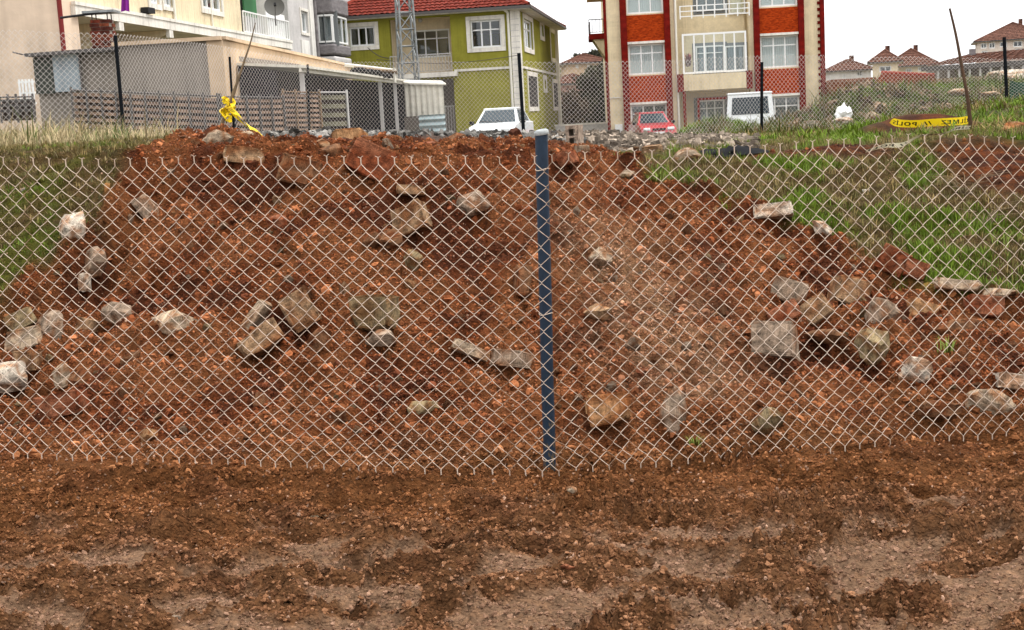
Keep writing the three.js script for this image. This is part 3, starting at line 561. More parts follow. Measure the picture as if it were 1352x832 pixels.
{
  const L = [], R = [], far = [], dry = [];
  const shade = (green) => { const v = rr(0.6, 1.25); return green ? [0.10 * v, 0.155 * v, 0.010 * v] : rnd() < 0.4 ? [0.21 * v, 0.15 * v, 0.058 * v] : [0.10 * v, 0.085 * v, 0.022 * v]; };
  const lush = (x, d) => fbm(x * 1.1 + 70, d * 1.1, 3) + 0.45 * Math.exp(-(((x + 2.5) / 0.6) ** 2 + ((d - 7.6) / 0.7) ** 2)) + 0.4 * Math.exp(-(((x - 2.7) / 0.5) ** 2 + ((d - 8.2) / 0.9) ** 2)) + 0.3 * Math.exp(-(((x - 1.9) / 0.5) ** 2 + ((d - 9.6) / 0.6) ** 2));
  for (let tries = 0; L.length < 5200 && tries < 3e5; tries++) { const d = 6.7 + 7.5 * Math.pow(rnd(), 1.2), x = -rr(0.0, 0.47) * d; if (rnd() > grassiness(x, d) || (x > -0.2 * d && d > 9.5)) continue; const g = lush(x, d), s = rr(0.6, 1.3); L.push([x, ground(x, d) - 0.004, -d, s, s * rr(0.5, 1.1), s, shade(rnd() < smooth(0.1, 0.6, g) * 0.8), 1]); }
  for (let tries = 0; R.length < 9500 && tries < 3e5; tries++) { const d = 6.9 + 8 * Math.pow(rnd(), 1.1), x = rr(0.02, 0.47) * d; if (rnd() > grassiness(x, d) || (d > 9.5 && x < 0.12 * d) || bare(x, d) > 0.35) continue; const g = lush(x, d), s = rr(0.6, 1.4); if (rnd() > 0.4 + smooth(-0.2, 0.5, g)) continue; R.push([x, ground(x, d) - 0.004, -d, s, s * rr(0.5, 1.1) * (1 + 0.4 * smooth(0.2, 0.7, g)), s, shade(rnd() < smooth(0.05, 0.5, g)), 1]); }
  for (let tries = 0; far.length < 9000 && tries < 4e5; tries++) { const d = rr(13.5, 40), x = rr(0.13, 0.44) * d; if (x < 3.2 && d < 24) continue; if ((d > 26 && x < 3.4) || bare(x, d) > 0.4) continue; const g = fbm(x * 0.5 + 40, d * 0.5, 3) + 0.5 * smooth(26, 30, d), s = rr(1.2, 3); far.push([x, ground(x, d) - 0.01, -d, s, s * rr(0.5, 1), s, shade(rnd() < smooth(-0.35, 0.3, g)), 1]); }
  for (let tries = 0; dry.length < 2200 && tries < 2e5; tries++) { const d = rr(12.5, 23), x = rr(-0.46, -0.24) * d; const s = rr(0.35, 0.9) + 1.1 * Math.pow(rnd(), 5), v = rr(0.5, 1.2), near = smooth(0.34, 0.24, -x / d); if (rnd() < near * 0.6) continue; dry.push([x, ground(x, d) - 0.01, -d, s, s * rr(0.5, 1.15), s, rnd() < 0.2 ? [0.12 * v, 0.15 * v, 0.04 * v] : [0.40 * v, 0.31 * v, 0.17 * v], 1]); }
  const stalks = []; for (let tries = 0; stalks.length < 900 && tries < 1e5; tries++) { const d = rr(24, 37), x = rr(0.15, 0.44) * d; if (fbm(x * 0.6, d * 0.6, 2) < -0.05) continue; const s = rr(0.5, 1.6), v = rr(0.5, 1.2); stalks.push([x, ground(x, d) - 0.01, -d, s, s, s, rnd() < 0.6 ? [0.07 * v, 0.09 * v, 0.016 * v] : [0.2 * v, 0.14 * v, 0.07 * v], 1]); }
  scatter('mound_weeds', 'ragged dark weeds and dry stalks over the right hand mounds', 'weeds', tuftGeo(12, 0.3, 0.016, 0.14, 7), bladeMat, stalks);
  scatter('bank_grass', 'short olive and dry grass on the left shoulder of the bank', 'grass', tuftGeo(9, 0.06, 0.0042, 0.04, 1), bladeMat, L);
  scatter('slope_grass', 'patchy green grass on the slope right of the dug bank', 'grass', tuftGeo(9, 0.065, 0.0042, 0.045, 2), bladeMat, R);
  scatter('mound_grass', 'green grass over the mounds along the upper fence', 'grass', tuftGeo(10, 0.07, 0.006, 0.07, 3), bladeMat, far);
  scatter('dry_grass', 'tall pale dry grass at the foot of the upper fence', 'grass', tuftGeo(8, 0.26, 0.006, 0.09, 4), bladeMat, dry);
  // a clump of leaves in the rubble and a few weeds
  const weed = (px, py, s, label) => { const [x, d] = hit(px, py); const m = mesh('grass_tuft', tuftGeo(34, s, s * 0.06, s * 0.45, px), std(lin(0.13, 0.17, 0.035), 0.9, { side: THREE.DoubleSide })); m.position.set(x, ground(x, d) - 0.005, -d); tag(m, label, 'grass tuft', 'weeds on the bank'); };
  weed(1252, 470, 0.12, 'olive grass tuft among the stones of the right bank');
  weed(918, 590, 0.07, 'small yellow green weed under the grey upright stone');
  weed(868, 240, 0.11, 'green grass tuft at the crest below the pale rock'); weed(900, 236, 0.09, 'smaller grass tuft right of the crest tuft below the pale rock'); weed(818, 214, 0.08, 'lone green weed in the brown rubble right of the post');
  weed(1318, 330, 0.14, 'thick green grass tuft on the right slope');
}
console.log('grass');

// ------------------------------------------------------------------ near chain-link fence
{
  const dP = 5.7, pB = at(724, 628, dP), pT = at(714, 176, dP);
  const fence = thing('chain_link_fence', 'pale wire chain link fence on a dark blue round post before the red bank', 'fence', [pB.x, 0, -dP]);
  const base = V(pB.x, 0, -dP), rel = (p) => p.clone().sub(base);
  const depthAt = (px) => px < 722 ? lerp(5.66, 6.07, (722 - px) / 722) : lerp(5.66, 6.15, (px - 722) / 630);
  const topPx = [-400, 0, 340, 640, 720, 800, 900, 1000, 1060, 1200, 1352, 1700], topPy = [220, 217, 217, 216, 214, 212, 206, 201, 196, 190, 190, 186];
  const botPx = [-400, 0, 160, 270, 340, 465, 560, 680, 722, 760, 840, 910, 1000, 1050, 1110, 1200, 1352, 1700], botPy = [590, 600, 604, 608, 611, 616, 619, 621, 624, 618, 614, 607, 602, 596, 588, 580, 571, 560];
  // plan line of the mesh, walked in metres
  const line = []; for (let px = -330; px <= 1690; px += 10) { const d = depthAt(px), p = at(px, 420, d), yT = at(px, table(topPx, topPy, px), d).y, yB = at(px, table(botPx, botPy, px), d).y; line.push({ x: p.x, z: p.z, yT, yB }); }
  let len = 0; line.forEach((p, i) => { if (i) len += Math.hypot(p.x - line[i - 1].x, p.z - line[i - 1].z); p.s = len; });
  const along = (s) => { let i = 1; while (i < line.length - 1 && line[i].s < s) i++; const a = line[i - 1], b = line[i], t = (s - a.s) / (b.s - a.s); return { x: lerp(a.x, b.x, t), z: lerp(a.z, b.z, t), yT: lerp(a.yT, b.yT, t), yB: lerp(a.yB, b.yB, t) }; };
  const Wd = 0.0738, rows = 37;
  // front faces of the mesh: away from the fence line towards the camera
  const wirePt = (s, v, out) => { const q = along(s), bulge = 0.03 * fbm(s * 0.8, v * 2.2 + 5, 2) + 0.014 * Math.sin(s * 2.1 + v * 3), sx = 0.018 * fbm(s * 1.1 + 30, v * 2.1, 3); return V(q.x + sx, lerp(q.yT, q.yB, v) + 0.014 * fbm(s * 1.4, v * 2 + 60, 3), q.z + out + bulge * 0.6); };
  const n = Math.floor(len / (Wd / 2)) - 1, r = 0.00148;
  for (let k = 0; k < n; k++) {
    const pts = [], s0 = k * Wd / 2, odd = k % 2, jag = (hash(k, 3, 3) - 0.5) * 0.006;
    // top end: twisted stub
    for (let i = 0; i <= rows; i++) {
      const right = (i + odd) % 2 === 1, s = s0 + (right ? Wd / 2 + 0.0012 : -0.0012), v = i / rows;
      const a = wirePt(s, v, 0);
      if (i === 0 && !right === !odd) { /* fallthrough */ }
      if (i === 0) {
        const tip = a.clone(); tip.y += 0.03 + jag; const kink = tip.clone(); kink.x += (odd ? 1 : -1) * 0.010; kink.y += 0.006; kink.z += 0.006;
        pts.push(kink, tip, a.clone().add(V(0, 0.004, 0)));
      } else if (i === rows) {
        const tip = a.clone(); tip.y -= 0.022 - jag; pts.push(a.clone(), tip);
      } else {
        pts.push(a.clone().add(V(right ? -0.0012 : 0.0012, 0.002, 0)), a.clone().add(V(right ? -0.0012 : 0.0012, -0.002, 0)));
      }
      if (i < rows) { const mid = wirePt(s0 + Wd / 4, (i + 0.5) / rows, 0); mid.z += right ? -0.0035 : 0.0035; pts.push(mid); }
    }
    mesh('wire_strand', tubeGeo(pts.map(rel), r * (0.92 + 0.16 * hash(k, 8, 8)), 5, false), hash(k, 6, 6) < 0.66 ? M.wire : hash(k, 6, 6) < 0.93 ? M.wireDull : M.wireRust, fence);
  }
  const a = rel(pB.clone().setY(-0.12)), b = rel(pT), off = V(0.004, 0, -0.036), dirP = b.clone().sub(a);
  const pp = []; for (let i = 0; i <= 6; i++) pp.push(a.clone().addScaledVector(dirP, i / 6).add(off).add(V(0.0015 * n2(i, 4), 0, 0)));
  const pc = new THREE.CatmullRomCurve3(pp).getPoints(120), pg = tubeGeo(pc, 0.0268, 28), pa = pg.attributes.position, pk = new Float32Array(pa.count * 3);
  for (let i = 0; i < pa.count; i++) { const hgt = pa.getY(i), q = n3(pa.getX(i) * 60, hgt * 40, pa.getZ(i) * 60) + 0.6 * n3(pa.getX(i) * 150, hgt * 110, pa.getZ(i) * 150), m = smooth(0.55 + 1.5 * smooth(0.02, 0.5, hgt), 0.75 + 1.5 * smooth(0.02, 0.5, hgt), q + 0.35); pk.set([1 + 9 * m, 1 + 2.2 * m, 1 - 0.3 * m], i * 3); }   // splashes of mud near the foot
  pg.setAttribute('color', new THREE.BufferAttribute(pk, 3)); const post = mesh('post', pg, M.postBlue, fence);
  const top = b.clone().add(off);
  const capG = new THREE.LatheGeometry([[0, 0.016], [0.02, 0.0155], [0.029, 0.011], [0.031, 0.002], [0.030, -0.006], [0.0275, -0.008]].map(([x, y]) => new THREE.Vector2(x, y)), 28);
  const cap = mesh('post_cap', capG, M.capGrey, post); cap.position.copy(top); cap.rotation.set(0.04, 0, 0.12);
  for (const t of [0.905, 0.52, 0.12]) { // wire ties round the post
    const c = a.clone().addScaledVector(dirP, t).add(off), ring = []; for (let i = 0; i <= 14; i++) { const q = i / 14 * TAU; ring.push(V(c.x + Math.cos(q) * 0.029, c.y + 0.004 * Math.sin(q * 2), c.z + Math.sin(q) * 0.034 + 0.005)); }
    mesh('tie_wire', tubeGeo(ring, 0.0016, 5, false), M.wire, fence);
  }
}
// ------------------------------------------------------------------ upper fence
{
  const knots = [[-150, 20.4, 34, 182], [-60, 20.5, 38, 180], [160, 21, 42, 172], [305, 24, 62, 182], [405, 26, 80, 178], [690, 23.5, 80, 182], [850, 24.5, 80, 184], [1004, 26, 74, 182], [1090, 26.4, 72, 178], [1327, 27, 78, 150], [1440, 27, 72, 146]];
  const g0 = at(690, 180, 23.5);
  const fence = thing('chain_link_fence', 'far chain link fence with thin black posts along the top ground', 'fence', [g0.x, 0, g0.z]);
  const org = V(g0.x, 0, g0.z);
  const strand = (() => { const pts = []; for (let i = 0; i <= 34; i++) pts.push(V((i % 2 ? 1 : -1) * 0.0212, i / 34, (i % 2 ? 1 : -1) * 0.001)); return tubeGeo(pts, 1, 4, false); })();
  { // scale the thickness only: rebuild with true radius
    const pts = []; for (let i = 0; i <= 34; i++) pts.push(V((i % 2 ? 1 : -1) * 0.0212, i / 34 * 1.45, 0)); strand.copy(tubeGeo(pts, 0.0031, 4, false));
  }
  const mats = [];
  for (let i = 1; i < knots.length; i++) {
    const [pa, da, ta, ba] = knots[i - 1], [pb, db, tb, bb] = knots[i], A = at(pa, ba, da), B = at(pb, bb, db), AT = at(pa, ta, da).y, BT = at(pb, tb, db).y, L = Math.hypot(B.x - A.x, B.z - A.z), n = Math.round(L / 0.0424);
    for (let k = 0; k < n; k++) {
      const t = k / n, x = lerp(A.x, B.x, t), z = lerp(A.z, B.z, t), y0 = Math.max(lerp(A.y, B.y, t), ground(x, -z, false)) - 0.02, yT = lerp(AT, BT, t) + 0.03 * n2(x * 0.8, 3);
      dummy.position.set(x - org.x, y0, z - org.z); dummy.rotation.set(0, Math.atan2(-(B.z - A.z), B.x - A.x) + (k % 2 ? Math.PI : 0), 0); dummy.scale.set(1, (yT - y0) / 1.45, 1); dummy.updateMatrix(); mats.push(dummy.matrix.clone());
    }
  }
  const im = new THREE.InstancedMesh(strand, M.wireFar, mats.length); mats.forEach((m, i) => im.setMatrixAt(i, m)); im.name = 'wire_mesh'; im.userData.kind = 'stuff'; fence.add(im);
  for (const [tx, ty, bx, by, d, r] of [[152, 47, 163, 174, 21, 0.028], [303, 75, 309, 182, 24, 0.02], [406, 85, 408, 180, 26, 0.022], [685, 70, 692, 184, 23.5, 0.03], [1006, 82, 1005, 186, 26, 0.03], [1326, 49, 1331, 152, 27, 0.034]]) {
    const a = at(bx, by, d).sub(org), b = at(tx, ty, d).sub(org); a.y -= 0.3; bar('post', a, b, r, M.steelDark, fence, 10);
  }
}
// ------------------------------------------------------------------ sticks, tape, block, stump, shade sheet, bag, twigs
const tapeTex = (() => {
  const c = document.createElement('canvas'); c.width = 1024; c.height = 64; const g = c.getContext('2d');
  g.fillStyle = '#f4d21c'; g.fillRect(0, 0, 1024, 64); g.fillStyle = '#15120a'; g.font = 'bold 46px sans-serif'; g.textBaseline = 'middle'; g.fillText('POLİS', 30, 34); g.fillText('//', 222, 34); g.fillText('GİRİLMEZ', 290, 34); g.fillText('//', 545, 34); g.fillText('POLİS', 610, 34); g.fillText('//', 800, 34); g.fillText('GİRİL', 860, 34);
  const t = new THREE.CanvasTexture(c); t.colorSpace = THREE.SRGBColorSpace; t.wrapS = t.wrapT = THREE.RepeatWrapping; t.magFilter = THREE.LinearFilter; return t;
})();
const tapeWhite = (() => { const c = document.createElement('canvas'); c.width = 512; c.height = 64; const g = c.getContext('2d'); g.fillStyle = '#ece6c6'; g.fillRect(0, 0, 512, 64); g.fillStyle = '#1a1712'; g.font = 'bold 48px sans-serif'; g.textBaseline = 'middle'; g.fillText('GİRİLMEZ', 20, 34); g.fillText('//', 290, 34); g.fillText('POLİS', 350, 34); const t = new THREE.CanvasTexture(c); t.colorSpace = THREE.SRGBColorSpace; t.wrapS = t.wrapT = THREE.RepeatWrapping; t.magFilter = THREE.LinearFilter; return t; })();
const tapeMat = std(0xffffff, 0.45, { map: tapeTex, side: THREE.DoubleSide });
const tapePale = std(0xffffff, 0.5, { map: tapeWhite, side: THREE.DoubleSide });
function ribbon(pts, widths, perp, u0, u1) {                 // a strip of tape through points; the print runs from u0 to u1
  const P = [], U = [], I = []; const n = pts.length;
  pts.forEach((p, i) => { const w = perp(i / (n - 1), i).multiplyScalar(widths / 2); P.push(p.x - w.x, p.y - w.y, p.z - w.z, p.x + w.x, p.y + w.y, p.z + w.z); const u = lerp(u0, u1, i / (n - 1)); U.push(u, 0, u, 1); if (i) I.push(2 * i - 2, 2 * i, 2 * i - 1, 2 * i - 1, 2 * i, 2 * i + 1); });
  const g = new THREE.BufferGeometry(); g.setAttribute('position', new THREE.Float32BufferAttribute(P, 3)); g.setAttribute('uv', new THREE.Float32BufferAttribute(U, 2)); g.setIndex(I); g.computeVertexNormals(); return g;
}
const curve = (pts, n) => new THREE.CatmullRomCurve3(pts).getPoints(n);
{ // tall stick on the right with two lengths of police tape
  const d = 15, pts = [[1283, 188], [1281, 160], [1277, 125], [1270, 88], [1262, 45], [1254, 11]].map(([a, b], i) => at(a, b, d - 0.05 * Math.sin(i)));
  const s = mesh('tall_stick', tubeGeo(curve(pts, 16), curve(pts, 16).map((_, i) => lerp(0.026, 0.012, i / 16)), 8), M.stick); tag(s, 'tall dark stick standing in the grassy rise, police tape at its foot', 'stick');
  const t1 = [[1176, 160, 15.9], [1190, 163, 15.7], [1210, 163.5, 15.6], [1230, 162, 15.5], [1250, 161, 15.4], [1268, 160, 15.2], [1281, 158, 15.03]].map(([a, b, c]) => at(a, b, c));
  const m1 = mesh('police_tape', ribbon(curve(t1, 40), 0.088, (t) => V(0.03 * Math.sin(t * 9), smooth(0, 0.1, t) * 0.9 + 0.1, 0.22 + 0.14 * Math.sin(t * 5)).normalize(), 0.735, 0.335), tapeMat); tag(m1, 'yellow police tape printed in black, stretched from the tall stick over the hummock', 'barrier tape');
  const t2 = [[1144, 211, 12.4], [1170, 204, 12.8], [1192, 199, 13.2], [1215, 194, 13.6], [1240, 190, 14.0], [1262, 184, 14.5], [1281, 180, 14.96]].map(([a, b], i, all) => { const [x, d] = hit(a, b); return V(x, ground(x, d) + 0.05 + 0.03 * i / 6, -d); });
  const m2 = mesh('police_tape', ribbon(curve(t2, 40), 0.038, (t) => V(0.15, 0.6 + 0.3 * Math.sin(t * 7), 0.6 + 0.3 * Math.cos(t * 11)).normalize(), 0.9, 0.05), tapePale); tag(m2, 'sagging twisted whitish police tape running down from the tall stick to the turf', 'barrier tape');
}
{ // left: stick wrapped in tape
  const d = 12.2, pts = [[283, 188], [292, 165], [302, 140], [312, 112], [322, 82], [331, 55], [337, 30]].map(([a, b], i) => at(a, b, d));
  const s = thing('leaning_stick', 'pale leaning stick wrapped in yellow tape at the left crest', 'stick', pts[0].toArray());
  const rel = pts.map((p) => p.clone().sub(pts[0])); mesh('shaft', tubeGeo(curve(rel, 18), curve(rel, 18).map((_, i) => i < 9 ? 0.017 : lerp(0.012, 0.004, (i - 9) / 9)), 7), M.stickPale, s);
  const twig = [[312, 112], [313, 100], [312, 88]].map(([a, b]) => at(a, b, d - 0.02).sub(pts[0])); mesh('side_twig', tubeGeo(twig, [0.008, 0.006, 0.003], 6), M.stickPale, s);
  const bunch = []; for (let i = 0; i < 40; i++) { const t = i / 39, q = t * 26; bunch.push(at(302 + 9 * Math.cos(q) * (0.6 + 0.4 * Math.sin(i * 2.1)) - 4 * t, 132 + 22 * t + 7 * Math.sin(q * 1.3), d - 0.07 - 0.05 * Math.sin(q))); }
  const kn = mesh('tape_knot', ribbon(curve(bunch, 160), 0.045, (t, i) => V(Math.sin(i * 0.6), Math.cos(i * 0.37), 0.5).normalize(), 0, 6), tapeMat); tag(kn, 'crumpled knot of yellow police tape on the leaning stick', 'barrier tape');
  const e = [[303, 143, 12.1], [315, 153, 12.0], [328, 165, 11.9], [340, 177, 11.7], [350, 187, 11.5]].map(([a, b, c]) => at(a, b, c));
  const m = mesh('police_tape', ribbon(curve(e, 40), 0.05, (t) => V(0.65, 0.7 * Math.cos(t * 8), 0.4).normalize(), 1.2, 0), tapeMat); tag(m, 'folded yellow police tape hanging from the knot to the red soil', 'barrier tape');
  const e2 = [[305, 147, 12.12], [318, 160, 12.05], [334, 175, 11.9], [346, 190, 11.6]].map(([a, b, c]) => at(a, b, c));
  const mm = mesh('police_tape', ribbon(curve(e2, 40), 0.035, (t) => V(0.5 * Math.cos(t * 6), 0.8, 0.4).normalize(), 0.9, 0), tapeMat); tag(mm, 'narrow second strand of yellow tape below the folded one', 'barrier tape');
}
{ // hollow clay block with two holes
  const p = at(765, 195, 11.6), s = 11.6 / FPX, w = 16 * s, h = 29 * s, t = 0.22, sh = new THREE.Shape([[-w / 2, 0], [w / 2, 0], [w / 2, h], [-w / 2, h]].map((q) => new THREE.Vector2(...q)));
  for (const y of [0.13, 0.53]) sh.holes.push(new THREE.Path([[-w * .29, h * y], [-w * .29, h * (y + .33)], [w * .29, h * (y + .33)], [w * .29, h * y]].map((q) => new THREE.Vector2(...q))));
  const b = mesh('hollow_block', new THREE.ExtrudeGeometry(sh, { depth: t, bevelEnabled: true, bevelSize: 0.003, bevelThickness: 0.003, bevelSegments: 2 }), M.concreteBlock); b.position.set(p.x, Math.max(p.y, ground(p.x, 11.6) - 0.03), -11.6 - t); b.rotation.set(0, -0.25, 0.02);
  tag(b, 'upright hollow building block with two square holes on the rubble', 'block');
}
{ // splintered stump left of the post
  const p = at(684, 194, 11.2), g = rockGeo(77, 'block', 0.075, 0.19, 0.1), m = mesh('broken_beam', g, std(lin(0.13, 0.05, 0.03), 0.9, { map: rep(woodMap, 3), vertexColors: true })); m.position.set(p.x, ground(p.x, 11.2) + 0.06, -11.2); m.rotation.set(0.1, 0.4, 0.35);
  tag(m, 'dark red splintered beam end sticking out of the crest beside the post', 'beam');
}
{ // black sheet added as shade of the hollow behind the crest, right
  const n = 22, k = 8, P = [], I = [], [ax, ad] = hit(932, 214), [bx, bd] = hit(1012, 205);
  for (let j = 0; j <= k; j++) for (let i = 0; i <= n; i++) { const u = i / n, v = j / k, x = lerp(ax, bx, u) + 0.1 * n2(u * 3, v), d = lerp(ad, bd, u) + v * 0.7 + 0.1 * n2(u * 4, 9); P.push(x, ground(x, d, false) + 0.025 + 0.06 * Math.sin(v * Math.PI) * (0.6 + 0.7 * n2(u * 5, v * 3)) * Math.sin(Math.min(1, u * 4) * 1.57) * Math.sin(Math.min(1, (1 - u) * 4) * 1.57) - 0.04 * (u < 0.01 || u > 0.99 ? 1 : 0), -d); if (i && j) { const o = j * (n + 1) + i; I.push(o - n - 2, o - n - 1, o, o - n - 2, o, o - 1); } }
  const g = new THREE.BufferGeometry(); g.setAttribute('position', new THREE.Float32BufferAttribute(P, 3)); g.setIndex(I); g.computeVertexNormals(); tag(mesh('shade_sheet', g, M.hollowShade), 'crumpled black sheet added as shade of the hollow behind the crest right of the post', 'shade_sheet');
}
{ // white plastic sack on the mound
  const p = at(1114, 152, 28.5), g = new THREE.IcosahedronGeometry(0.5, 3), q = g.attributes.position, v = V(); for (let i = 0; i < q.count; i++) { v.fromBufferAttribute(q, i); v.multiplyScalar(1 + 0.35 * n3(v.x * 2.2, v.y * 2.2 + 5, v.z * 2.2) + 0.14 * n3(v.x * 6, v.y * 6, v.z * 6)); q.setXYZ(i, v.x * 0.3, v.y * 0.38, v.z * 0.26); } g.computeVertexNormals();
  const m = mesh('plastic_sack', g, M.plastic); m.position.set(p.x, p.y + 0.02, p.z); m.rotation.z = -0.3; tag(m, 'crumpled white plastic sack on the green mound behind the far fence', 'sack');
  const m2 = mesh('white_stone', rockGeo(91, 'rock', 0.45, 0.16, 0.3), stoneMat(WHITE)); m2.position.copy(at(1112, 160, 28)); tag(m2, 'low white stone at the foot of the plastic sack', 'stone');
  const m3 = mesh('white_stone', rockGeo(92, 'block', 0.3, 0.16, 0.3), stoneMat(WHITE)); m3.position.copy(at(1072, 164, 27.6)); tag(m3, 'white block beside the right corner of the red and cream building', 'stone');
  const m4 = mesh('pale_boulder', rockGeo(93, 'rock', 0.42, 0.2, 0.3), stoneMat(PALE)); m4.position.copy(at(1174, 121, 30.5)); tag(m4, 'pale flat boulder on top of the brown mound under the tiled roof', 'stone');
  const m5 = mesh('pale_boulder', rockGeo(94, 'rock', 0.3, 0.26, 0.3), stoneMat(PALE)); m5.position.copy(at(1152, 155, 28)); tag(m5, 'pale boulder low on the brown mound right of the sack', 'stone');
  const m6 = mesh('white_stone', rockGeo(95, 'rock', 0.5, 0.18, 0.4), stoneMat(PALE)); m6.position.copy(at(1264, 122, 31.6)); tag(m6, 'pale stone showing through the green mound behind the tall stick', 'stone');
  const m7 = mesh('white_stone', rockGeo(96, 'rock', 0.5, 0.12, 0.4), stoneMat(PALE)); m7.position.copy(at(1305, 124, 31)); tag(m7, 'flat pale stone on the green mound near the last black post', 'stone');
  const m8 = mesh('sand_heap', rockGeo(97, 'rock', 1.3, 0.36, 0.9), stoneMat(WHITE)); m8.position.copy(at(1334, 101, 35.5)); tag(m8, 'whitish heap on top of the green mound by the last post', 'heap');
}
{ // twigs on the mud
  const [x, d] = hit(420, 676), y = ground(x, d), r = thing('dry_root', 'bunch of pale dry roots lying on the mud before the fence', 'root', [x, y, -d]);
  for (let i = 0; i < 6; i++) { const a = -2.6 + i * 0.42, L = rr(0.05, 0.09); mesh('rootlet', tubeGeo([V(0, 0.02, 0), V(Math.cos(a) * L * 0.5, 0.022, -Math.sin(a) * L * 0.5 * -1 * 0.6), V(Math.cos(a) * L, 0.004, Math.abs(Math.sin(a)) * L * 0.8)], [0.0022, 0.0018, 0.001], 5), M.stickPale, r); }
  const white = (px, py, w, label) => { const [a, b] = hit(px, py), m = mesh('white_scrap', rockGeo(px, 'block', w, w * 0.45, w * 0.6), stoneMat([0.8, 0.77, 0.72])); m.position.set(a, ground(a, b) + w * 0.12, -b); m.rotation.y = px; tag(m, label, 'scrap', 'white scraps in the soil'); };
  white(600, 706, 0.022, 'tiny white scrap on the mud beside the dark hollow'); white(790, 736, 0.024, 'tiny white scrap on the churned mud right of the red brown stone'); white(1143, 252, 0.05, 'white scrap on the right grass slope below the police tape'); white(1340, 258, 0.03, 'thin white scrap on the dark soil at the far right slope'); white(489, 389, 0.035, 'white chip above the largest square block'); white(30, 252, 0.05, 'white scrap in the turf of the left shoulder');
  const bb = (px, py, lab) => { const [a, b] = hit(px, py), t = thing('bramble', lab, 'twigs', [a, ground(a, b), -b]); for (let i = 0; i < 16; i++) { const q = rnd() * TAU, L = rr(0.12, 0.34), u = rr(0.4, 1); mesh('twig', tubeGeo([V(rr(-.05, .05), 0, rr(-.05, .05)), V(Math.cos(q) * L * 0.4, L * 0.55 * u, Math.sin(q) * L * 0.4), V(Math.cos(q) * L, L * 0.62 * u, Math.sin(q) * L)], [0.003, 0.0022, 0.0012], 4), M.stickPale, t); } };
  bb(1275, 262, 'pale dry twigs spreading over the upper right grass slope'); bb(1300, 300, 'pale dry twigs lower on the right slope above the thick tuft');
}
console.log('fence and small things');

// ------------------------------------------------------------------ buildings
class Facade {                                              // a vertical plane through a point; local x runs along it, z stands out of it
  constructor(px, py, d, turn, groundY) { const p = at(px, py, d); this.o = V(p.x, groundY, p.z); this.turn = turn; this.n = V(Math.sin(turn), 0, Math.cos(turn)); this.ux = V(Math.cos(turn), 0, -Math.sin(turn)); }
  at(px, py, out = 0) { const r = rayOf(px, py), c = camera.position, t = (this.o.clone().addScaledVector(this.n, out).sub(c).dot(this.n)) / r.dot(this.n), p = c.clone().addScaledVector(r, t).sub(this.o); return [p.dot(this.ux), p.y]; }
  rect(x0, y0, x1, y1, out = 0) { const my = (y0 + y1) / 2, mx = (x0 + x1) / 2; return [this.at(x0, my, out)[0], this.at(x1, my, out)[0], this.at(mx, y1, out)[1], this.at(mx, y0, out)[1]]; }
}
// a window in an opening [x0, x1, y0, y1]: frame > mullions, pane by pane, and what hangs behind the glass
function windowIn(parent, [x0, x1, y0, y1], { z = -0.1, cols = 3, transom = 0, frame = M.upvc, back = null, behind = 0.22, f = 0.07, surround = 0, surroundMat = M.trim, out = 0.04, name = 'window', sill = true } = {}) {
  const w = x1 - x0, h = y1 - y0, cx = (x0 + x1) / 2, cy = (y0 + y1) / 2;
  const g = mergeGeometries([boxGeo(w, f, 0.07).translate(cx, y1 - f / 2, z), boxGeo(w, f, 0.07).translate(cx, y0 + f / 2, z), boxGeo(f, h - 2 * f, 0.07).translate(x0 + f / 2, cy, z), boxGeo(f, h - 2 * f, 0.07).translate(x1 - f / 2, cy, z)]);
  const win = mesh(name, g, frame, parent), iw = w - 2 * f, ih = h - 2 * f, ty = transom ? y0 + f + ih * (1 - transom) : y1 - f;
  for (let i = 1; i < cols; i++) box('mullion', f * 0.8, ih, 0.055, frame, win, x0 + f + iw * i / cols, cy, z);
  if (transom) for (let i = 0; i < cols; i++) box('transom', iw / cols - f * 0.8, f * 0.7, 0.055, frame, win, x0 + f + iw * (i + 0.5) / cols, ty, z);
  for (let i = 0; i < cols; i++) for (const [a, b] of transom ? [[y0 + f, ty - f * 0.35], [ty + f * 0.35, y1 - f]] : [[y0 + f, y1 - f]]) box('pane', iw / cols - f * 0.8, b - a, 0.008, M.glass, win, x0 + f + iw * (i + 0.5) / cols, (a + b) / 2, z - 0.006);
  if (back) box('blind', w + 0.3, h + 0.3, 0.03, back, win, cx, cy, z - behind - 0.1);
  if (surround) { const s = surround; mesh('surround', mergeGeometries([boxGeo(w + 2 * s, s, out).translate(cx, y1 + s / 2, out / 2 + 0.002), boxGeo(w + 2 * s, s, out).translate(cx, y0 - s / 2, out / 2 + 0.002), boxGeo(s, h, out).translate(x0 - s / 2, cy, out / 2 + 0.002), boxGeo(s, h, out).translate(x1 + s / 2, cy, out / 2 + 0.002)]), surroundMat, win); }
  else if (sill) box('sill', w + 0.14, 0.06, 0.2, M.trim, win, cx, y0 - 0.03, 0.03);
  return win;
}
function rails(parent, x0, x1, y0, y1, z, step, mat, r = 0.012, name = 'railing') {   // a balcony railing: rails and each baluster
  const g = mesh(name, mergeGeometries([boxGeo(x1 - x0, 0.045, 0.045).translate((x0 + x1) / 2, y1, z), boxGeo(x1 - x0, 0.03, 0.03).translate((x0 + x1) / 2, y0 + 0.06, z)]), mat, parent), bg = boxGeo(r * 2, y1 - y0 - 0.06, r * 2);
  const n = Math.round((x1 - x0) / step); for (let i = 0; i <= n; i++) mesh('baluster', bg, mat, g, [lerp(x0, x1, i / n), (y0 + y1) / 2 + 0.03, z]);
  return g;
}
